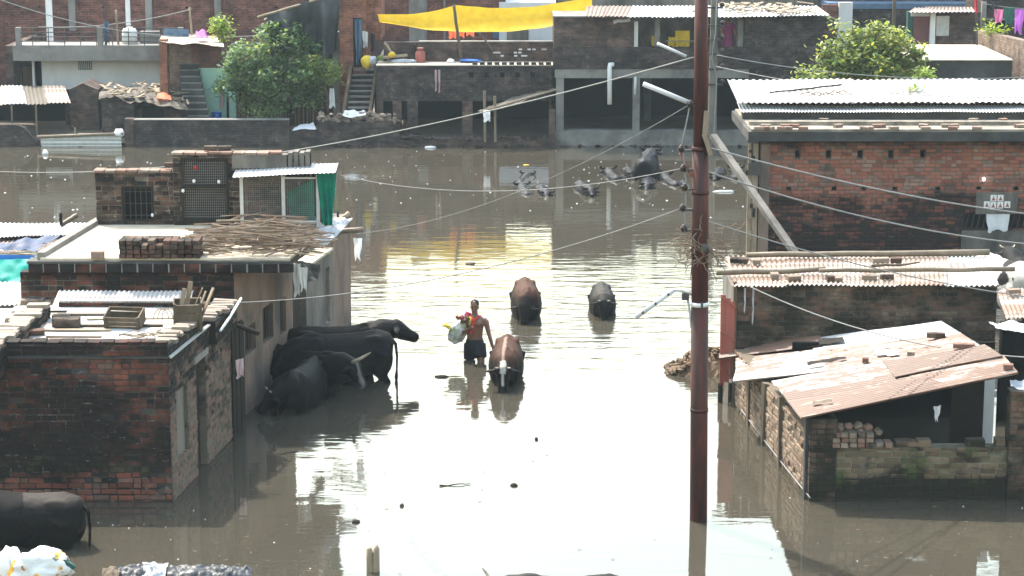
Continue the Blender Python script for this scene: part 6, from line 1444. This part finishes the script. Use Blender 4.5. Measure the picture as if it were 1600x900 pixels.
# terrace clutter
cy = T('gas_cylinder', 'rust-brown gas cylinder standing on the terrace', 'gas cylinder', 657, 101, 72.2); c = aty(657, 101, 72.2)
m = MB(); m.rings([[c + V((rr * math.cos(j * .52), rr * math.sin(j * .52), z_)) for j in range(12)] for (z_, rr) in ((0, .13), (.03, .16), (.38, .16), (.46, .1), (.48, .05))]); m.build('shell', M['redpaint'], cy, True)
m = MB(); m.rings([[c + V((rr * math.cos(j * .52), rr * math.sin(j * .52), z_)) for j in range(12)] for (z_, rr) in ((.48, .11), (.54, .12), (.55, .1))]); m.build('collar', M['redpaint'], cy, True)
for k, (px_, py_, w_, h_, mt_, nm, lb) in enumerate(((573, 99, .18, .2, 'yellowcloth', 'yellow_sack', 'yellow sack slumped at the terrace corner'), (582, 98, .15, .17, 'greycloth', 'grey_bundle', 'grey bundle beside the yellow sack'), (594, 93, .09, .09, 'leaf3', 'green_bucket', 'small green tub on the terrace'), (612, 88, .13, .09, 'yellowcloth', 'orange_bundle', 'ochre bundle on the terrace bench'), (630, 99, .4, .1, 'greycloth', 'grey_mat', 'grey rolled mat on the terrace'), (735, 97, .35, .05, 'blueplastic', 'blue_sheet', 'bright blue sheet lying at the terrace edge'), (704, 98, .13, .08, 'white', 'white_box', 'white box standing on the terrace edge'))):
    m = MB(); lump(m, aty(px_, py_, 72.1) + V((0, 0, .05)), w_, .18, h_, k * 2.1, .22, 12, 8); tag(m.build(nm, M[mt_], smooth=True), lb, 'bundle')
bn = T('wooden_bench', 'yellowish plank bench on the terrace', 'bench', 618, 98, 72.2); m = MB(); m.bar(aty(598, 90, 72.2), aty(636, 86, 72.2), .25, .07); m.build('seat', M['wood_pale'], bn)
for px_ in (605, 628): fb(bn, 'leg', px_, 89, px_ + 3, 100, 72.2, .1, 'wood_pale')
log('yellow pole leaning among the terrace clutter', aty(601, 66, 72.2), aty(616, 88, 72.2), .04, mat='wood_pale', name='leaning_pole')
# awning
aw = T('thatch_awning', 'sloping thatched awning on two poles before the dark bays', 'awning', 800, 215, YA - .1)
m = drape([aty(746, 174, YA - .6), aty(790, 168, YA - .6), aty(872, 137, YA + .4), aty(800, 152, YA + .6)], 30, 12, .07, 3, 3); m.build('thatch', M['thatch'], aw)
m = MB(); m.tube([aty(750, 175, YA - .65), aty(870, 140, YA - .1)], .03, 6); m.build('rafter', M['bamboo'], aw)
for px_, y0 in ((758, 142), (774, 150)): m = MB(); m.tube([aty(px_ - 1, y0, YA - .3), aty(px_, 222, YA - .3)], .045, 7); m.build('pole', M['bamboo'], aw)
tag(hang(aty(755, 172, YA - .7), aty(766, 172, YA - .7), .35, 1, .03).build('white_bag', M['plastic_bag'], smooth=True), 'white bag hanging from the thatched awning', 'bag')
# yellow tarp
g = [aty(590, 22, 72.6), aty(714, 8, 73.0), aty(925, -6, 73.4)]; lo_ = [aty(596, 34, 72.45), aty(745, 50, 72.5), aty(925, 26, 72.9)]
def yfn(u, v):
    k = 0 if u < .37 else 1; t_ = u / .37 if k == 0 else (u - .37) / .63; top_ = g[k].lerp(g[k + 1], t_); bot = lo_[k].lerp(lo_[k + 1], t_); s_ = math.sin(math.pi * t_) * (.22 if k else .12)
    p = top_.lerp(bot, v); return p + V((0, 0, -s_ * (1 - .3 * v) + .03 * mnoise.noise(p * 1.7) - .12 * math.sin(math.pi * v)))
m = MB(); m.grid(yfn, 60, 14); tag(m.build('yellow_tarpaulin', M['yellow'], smooth=True), 'bright yellow tarpaulin stretched over the terrace', 'tarpaulin')
log('slim wooden pole propping the yellow tarpaulin', aty(709, 8, 72.2), aty(722, 101, 72.2), .05, mat='wood', name='prop_pole')
log('thin dark prop under the right part of the yellow tarpaulin', aty(748, 50, 72.2), aty(770, 78, 72.2), .03, mat='wood', name='prop_pole')
for k, (a, b) in enumerate(((700, 713), (714, 726), (728, 742))): tag(hang(aty(a, 40, 73.5), aty(b, 41, 73.5), .4 - .04 * k, 1.4, .03, taper=.9, seed=k).build('orange_laundry', M['orangecloth'], smooth=True), ('left', 'middle', 'right')[k] + ' orange garment drying beneath the yellow tarpaulin', 'laundry')
o = T('rear_house', 'pale concrete and brick house behind the yellow tarpaulin', 'house', 740, 64, 79)
fbz(o, 'wall', 597, 790, .1, 5.3, 79, 4, 'fb_red'); fbz(o, 'grey_wall', 640, 668, .1, 5.5, 78.9, 4, 'concrete'); fbz(o, 'white_wall', 780, 868, .1, 3.95, 78.8, 4, 'offwhite')
fb(o, 'doorway', 792, 41, 826, 66, 78.75, .1, 'greyplaster'); fb(o, 'column', 655, -20, 664, 64, 78.85, .2, 'concrete'); fb(o, 'column', 693, -20, 696, 64, 78.95, .2, 'concrete'); fb(o, 'window', 770, 45, 787, 60, 78.95, .1, 'bluecloth')
# garage building
o = T('garage_building', 'brick building with two dark garage bays between concrete columns', 'building', 1000, 228, YA + .1)
Yg = YA + .2; zb0 = zy(204, Yg); zb1 = zy(122, Yg); zb2 = zy(108, Yg); zb3 = zy(74, Yg)
fbz(o, 'plinth', 866, 1170, -.3, zb0, Yg - .1, .5, 'concrete')
for (a, b) in ((869, 881), (989, 1000), (1108, 1120)): fbz(o, 'column', a, b, zb0 - .1, zb1, Yg, .3, 'concrete')
fbz(o, 'beam', 867, 1170, zb1 + .001, zb2, Yg - .02, .35, 'concrete'); fbz(o, 'parapet', 864, 1295, zb2 + .002, zb3, Yg - .04, .3, 'fb_dark'); fbz(o, 'side_pier', 858, 868, -.3, zy(170, Yg), Yg - .3, .3, 'fb_brown')
fbz(o, 'back_wall', 860, 1300, -.3, zb2, Yg + 5, .2, 'interior'); fbz(o, 'side_wall', 862, 868, zb0, zb2, Yg + .4, 4.5, 'interior'); fbz(o, 'floor', 868, 1295, zb2 - .1, zb2 + .0, Yg + .4, 6, 'concrete_dark'); fbz(o, 'inner_column', 1007, 1018, zb0, zb2 - .1, Yg + 2.5, .3, 'concrete_dark')
fbz(o, 'right_wall', 1170, 1300, -.3, zb2, Yg, .3, 'fb_dark')
fbz(o, 'upper_block', 865, 990, zb3 + .001, zy(27, Yg + .1), Yg + .1, 2.5, 'fb_brown'); fbz(o, 'upper_coping', 864, 991, zy(27, Yg + .1) + .001, zy(25, Yg + .1), Yg + .06, 2.5, 'concrete')
fbz(o, 'upper_wall', 1162, 1300, zb3 + .001, zy(28, Yg + .1), Yg + .1, 2.5, 'fb_dark'); fbz(o, 'gallery_back', 990, 1162, zb3 - .3, zy(22, Yg + 2.5), Yg + 2.5, .2, 'greyplaster'); fbz(o, 'gallery_post', 990, 996, zb3, zy(34, Yg + .2), Yg + .2, .15, 'white'); fbz(o, 'gallery_post', 1022, 1030, zb3, zy(30, Yg + .3), Yg + .3, .15, 'concrete'); fbz(o, 'gallery_post', 1151, 1160, zb3, zy(30, Yg + .25), Yg + .25, .2, 'concrete')
fb(o, 'gallery_rail', 1040, 63.5, 1085, 65, Yg + .4, .05, 'wood_pale')
for k in range(7):
    p0_ = 908 + k * 36; p1_ = p0_ + 38; A_ = aty(p0_ + (6 if k == 0 else 0), 25 if k < 2 else 26.5, Yg - .35); B_ = aty(p1_, 26 if k < 2 else 26.5, Yg - .35); C_ = aty(p1_ + 8, 9, Yg + 2.2); D_ = aty(p0_ + 8, 9, Yg + 2.2)
    if k > 4: continue
    sheet(A_, B_, C_, D_, 'v', wl=.13, amp=.018, seed=k).build('roof_sheet', M['sheet_brown' if k < 2 else 'sheet_white'], o, True)
A_, B_, C_, D_ = aty(1096, 27, Yg - .35), aty(1296, 24, Yg - .2), aty(1275, 9, Yg + 2.2), aty(1096, 9, Yg + 2.2); sheet(A_, B_, C_, D_, 'v', wl=.13, amp=.016, seed=9).build('roof_sheet', M['sheet_white'], o, True)
m = MB(); r = random.Random(15)
for k in range(60):
    p_ = A_.lerp(B_, r.random()).lerp(D_.lerp(C_, r.random()), r.random()) + V((0, 0, .07)); a = r.random() * 3; L_ = r.uniform(.2, .6); m.bar(p_, p_ + V((math.cos(a) * L_, math.sin(a) * L_, .05)), r.uniform(.04, .2), .03)
m.build('roof_junk', M['wood_pale'], o)['kind'] = 'stuff'
pp = MB(); pp.tube([aty(958, 101, Yg - .06), aty(953, 101, Yg - .12), aty(952.5, 106, Yg - .15), aty(952.5, 163, Yg - .15)], .075, 10); pp.build('drain_pipe', M['white'], o, True)
m = MB(); m.tube([aty(993, 120, Yg - .06), aty(992, 148, Yg - .06)], .04, 8); m.build('drain_pipe', M['offwhite'], o, True)
for k, (a, y_, b, l_, mt_, lb) in enumerate(((1055, 48, 1078, .55, 'yellowcloth', 'yellow cloth drying in the gallery left of the pole'), (1018, 56, 1024, .45, 'yellowcloth', 'narrow yellow cloth by the gallery post'), (1044, 58, 1056, .3, 'yellowcloth', 'small ochre cloth low in the gallery'))): tag(hang(aty(a, y_, Yg + .7), aty(b, y_, Yg + .7), l_, 2, .04, seed=k).build('yellow_laundry', M['yellowcloth'], smooth=True), lb, 'laundry')
tag(drape([aty(958, 36, Yg), aty(985, 33, Yg), aty(984, 26, Yg + .2), aty(960, 26, Yg + .2)], 10, 6, .06, 5, 1).build('white_rag', M['whitecloth'], smooth=True), 'white torn rag on top of the upper brick block', 'rag')
# woman in the gallery
wp = aty(1137, 75, Yg + .5); wm = thing('person', 'person in a magenta dress standing in the far gallery', 'person', (wp.x, wp.y, zb2 + .1))
m = MB(); m.rings([el(0.02, .24, .2), el(.4, .22, .18), el(.8, .18, .14), el(.95, .14, .11), el(1.1, .155, .115), el(1.25, .17, .11), el(1.33, .12, .08), el(1.36, .06, .06)])
m.tube([(.15, 0, 1.27), (.22, -.03, 1.05), (.26, -.12, .92)], [.055, .05, .04], 10); m.tube([(-.15, 0, 1.27), (-.22, -.03, 1.05), (-.18, -.14, .95)], [.055, .05, .04], 10)
m.tube([(0, 0, 1.3), (0, -.01, 1.42)], .05, 10); m.rings([el(1.38, .04, .05, -.03), el(1.42, .06, .075, -.02), el(1.48, .072, .09, -.01), el(1.54, .07, .085, 0), el(1.58, .04, .05, 0)])
hand((.262, -.125, .915), (.1, -.3, -1), (0, -1, .2), 1, .3, m); hand((-.178, -.145, .945), (.4, -.3, -.6), (0, -1, .2), 1, .3, m)
wb = remesh(m, 'body', .011, 3); wb.materials.append(M['skin']); link('body', wb, wm)
m = MB(); m.rings([el(0.0, .26, .215), el(.4, .24, .195), el(.8, .195, .155), el(.95, .155, .125), el(1.1, .17, .13), el(1.25, .185, .125), el(1.33, .14, .095)]); m.tube([(.15, 0, 1.27), (.2, -.02, 1.12)], [.072, .07], 10); m.tube([(-.15, 0, 1.27), (-.2, -.02, 1.12)], [.072, .07], 10)
db = remesh(m, 'dress', .014, 3); db.materials.append(M['magenta']); link('dress', db, wm)
m = MB(); m.ell((0, .025, 1.52), .08, .09, .085, 12, 10); m.tube([(0, .08, 1.5), (.02, .12, 1.25)], [.05, .02], 8); hb = remesh(m, 'hair', .014, 1); hb.materials.append(M['hair']); link('hair', hb, wm)
# right background
o = T('background_block', 'dark brick block with grey tin edge behind the right tree', 'building', 1400, 60, 82)
fbz(o, 'wall', 1290, 1660, .1, zy(14, 82), 82, 4, 'fb_dark'); fbz(o, 'tin_edge', 1290, 1660, zy(14, 81.9), zy(5, 81.9), 81.9, 2, 'bluecloth'); fb(o, 'white_column', 1310, 4, 1331, 110, 81.5, .3, 'offwhite'); fb(o, 'brick_panel', 1285, 8, 1309, 40, 81.6, .3, 'fb_red'); fbz(o, 'upper_wall', 1290, 1660, zy(5, 83) + .01, 5.6, 83, 3, 'fb_brown'); fb(o, 'pole', 1395, -20, 1400, 45, 81.4, .12, 'wood')
o = T('background_block', 'grey concrete block glimpsed above the corrugated gallery roof', 'building', 1100, 5, 84)
fbz(o, 'wall', 860, 1290, .1, 5.4, 84, 3, 'greyplaster')
o = T('small_hut', 'small hut with maroon door and white column at upper right', 'hut', 1475, 80, 76)
fbz(o, 'wall', 1461, 1528, .8, zy(19, 76), 76, 2.5, 'fb_brown'); fb(o, 'door', 1427, 25, 1453, 90, 76.05, .08, 'maroon'); fb(o, 'white_column', 1453, 20, 1461, 92, 75.9, .25, 'white'); fb(o, 'lintel', 1424, 20, 1453, 25.5, 76.0, .2, 'offwhite'); fb(o, 'grey_shutter', 1463, 25, 1483, 56, 75.96, .05, 'zincpipe'); fb(o, 'side_panel', 1418, 18, 1426, 70, 76.1, .3, 'darkgreencloth')
sheet(aty(1420, 19, 75.5), aty(1524, 19, 75.5), aty(1518, 11, 78), aty(1430, 12, 78), 'v', wl=.13, amp=.018, seed=3).build('roof_sheet', M['sheet_mix'], o, True)
o = T('flat_roof_block', 'dark flat-roofed block behind the white corrugated roof', 'building', 1500, 122, 68)
fbz(o, 'wall', 1424, 1580, -.2, zy(94.5, 68), 68, 4.5, 'concrete_dark'); fbz(o, 'roof_slab', 1422, 1581, zy(94.5, 68) + .001, zy(92.5, 68), 67.9, 4.8, 'lime_floor')
o = T('slanting_wall', 'pale brick wall sloping down at the upper right corner', 'wall', 1560, 110, 70)
a, b = aty(1527, 47, 73), aty(1615, 68, 67); m = MB(); m.hexa([V((a.x, a.y, 0)), V((b.x, b.y, 0)), V((b.x + .3, b.y, 0)), V((a.x + .3, a.y, 0)), a, b, b + V((.3, 0, 0)), a + V((.3, 0, 0))]); m.build('masonry', M['fb_pale'], o)
tree('weed_tuft', 'tuft of bright weeds on the slanting wall top', aty(1552, 50, 71.5), [Bt(1548, 46, 71.5, 8, .6), Bt(1562, 49, 71, 6, .6)], 'leaf3', 260, .14, 14, 0)
for k, (a, y_, b, l_, mt_, nm, lb) in enumerate(((1553, 14, 1568, .42, 'pinkcloth', 'pink_laundry', 'pink cloth on the washing line at upper right'), (1568, 10, 1586, .6, 'darkgreencloth', 'green_laundry', 'dark green cloth on the washing line'), (1585, 14, 1600, .75, 'purplecloth', 'purple_laundry', 'purple cloth on the washing line at the right edge'), (1546, 2, 1560, .35, 'darkcloth', 'black_laundry', 'black cloth at the left of the washing line'), (1523, -5, 1528, .5, 'redcloth', 'red_flag', 'narrow red cloth strip above the slanting wall'))): tag(hang(aty(a, y_, 72), aty(b, y_ + 1, 72), l_, 2, .05, taper=.75, seed=k).build(nm, M[mt_], smooth=True), lb, 'laundry')
wire('washing line at the upper right corner', aty(1535, 5, 72), aty(1625, 14, 72), .05, .012)
o = T('corner_house', 'cluttered dark house front behind the washing line', 'house', 1570, 60, 77)
fbz(o, 'wall', 1530, 1670, .1, zy(-5, 77), 77, 3, 'fb_dark'); fb(o, 'pillar', 1534, 3, 1541, 48, 76.8, .2, 'concrete'); fb(o, 'window', 1558, 30, 1576, 42, 76.95, .1, 'interior'); fb(o, 'ledge', 1536, 29.5, 1600, 31.5, 76.7, .2, 'concrete')
log('thin mast by the slanting brick wall', aty(1525, -10, 72.5), aty(1527, 90, 72.5), .03, mat='iron', name='thin_mast', cat='mast')
m = MB(); r = random.Random(77)
for k in range(330):
    px_ = r.uniform(-20, 1175); s_ = r.uniform(.4, 1.4) ; lump(m, aty(px_, 231 + r.uniform(-3, 3) + (3 if px_ < 450 else 0), YA - r.uniform(.0, .25)), .07 * s_ * r.uniform(.6, 2), .07 * s_, .04 * s_, k * .7, .35, 7, 5)
tag(m.build('shore_debris', M['b_loosedark']), 'line of rubble and weed along the far water edge', 'rubble', kind='stuff')
# far rows to close the view
for k, (x0, x1, Y, h, lb) in enumerate(((-60, -20, 90, 5.2, 'distant brick row beyond the left bank'), (-19.5, 3, 92, 5.6, 'distant brick row beyond the brick tower'), (3.5, 30, 95, 5.4, 'distant brick row beyond the garages'), (30.5, 65, 88, 5.0, 'distant brick row beyond the right corner'), (-45, -19.5, 73, 3.6, 'brick house past the left edge of the bank'), (20, 45, 72, 3.4, 'brick house past the right edge of the bank'))):
    o = thing('background_house', lb, 'building', ((x0 + x1) / 2, Y, 0)); m = MB(); m.box(x0, x1, Y, Y + 5, 0, h); m.build('wall', M['fb_brown' if k % 2 else 'fb_pale'], o); m = MB(); m.box(x0 - .2, x1 + .2, Y - .2, Y + 5.2, h + .001, h + .15); m.build('roof_slab', M['concrete'], o)

# ------------------------------------------------------------------ hazy air
hz_ = NT('hazy_air'); hz_.t.nodes.remove(hz_.b)
pv = hz_.t.nodes.new('ShaderNodeVolumePrincipled'); pv.inputs['Color'].default_value = (.72, .88, 1.0, 1); pv.inputs['Density'].default_value = .00029; pv.inputs['Anisotropy'].default_value = .2
hz_.t.links.new(pv.outputs[0], hz_.out.inputs['Volume'])
m = MB(); m.box(-85, 85, -8, 200, -2, 11.5); tag(m.build('haze', hz_.m), 'thin bluish haze hanging over the whole scene', 'haze', kind='stuff')
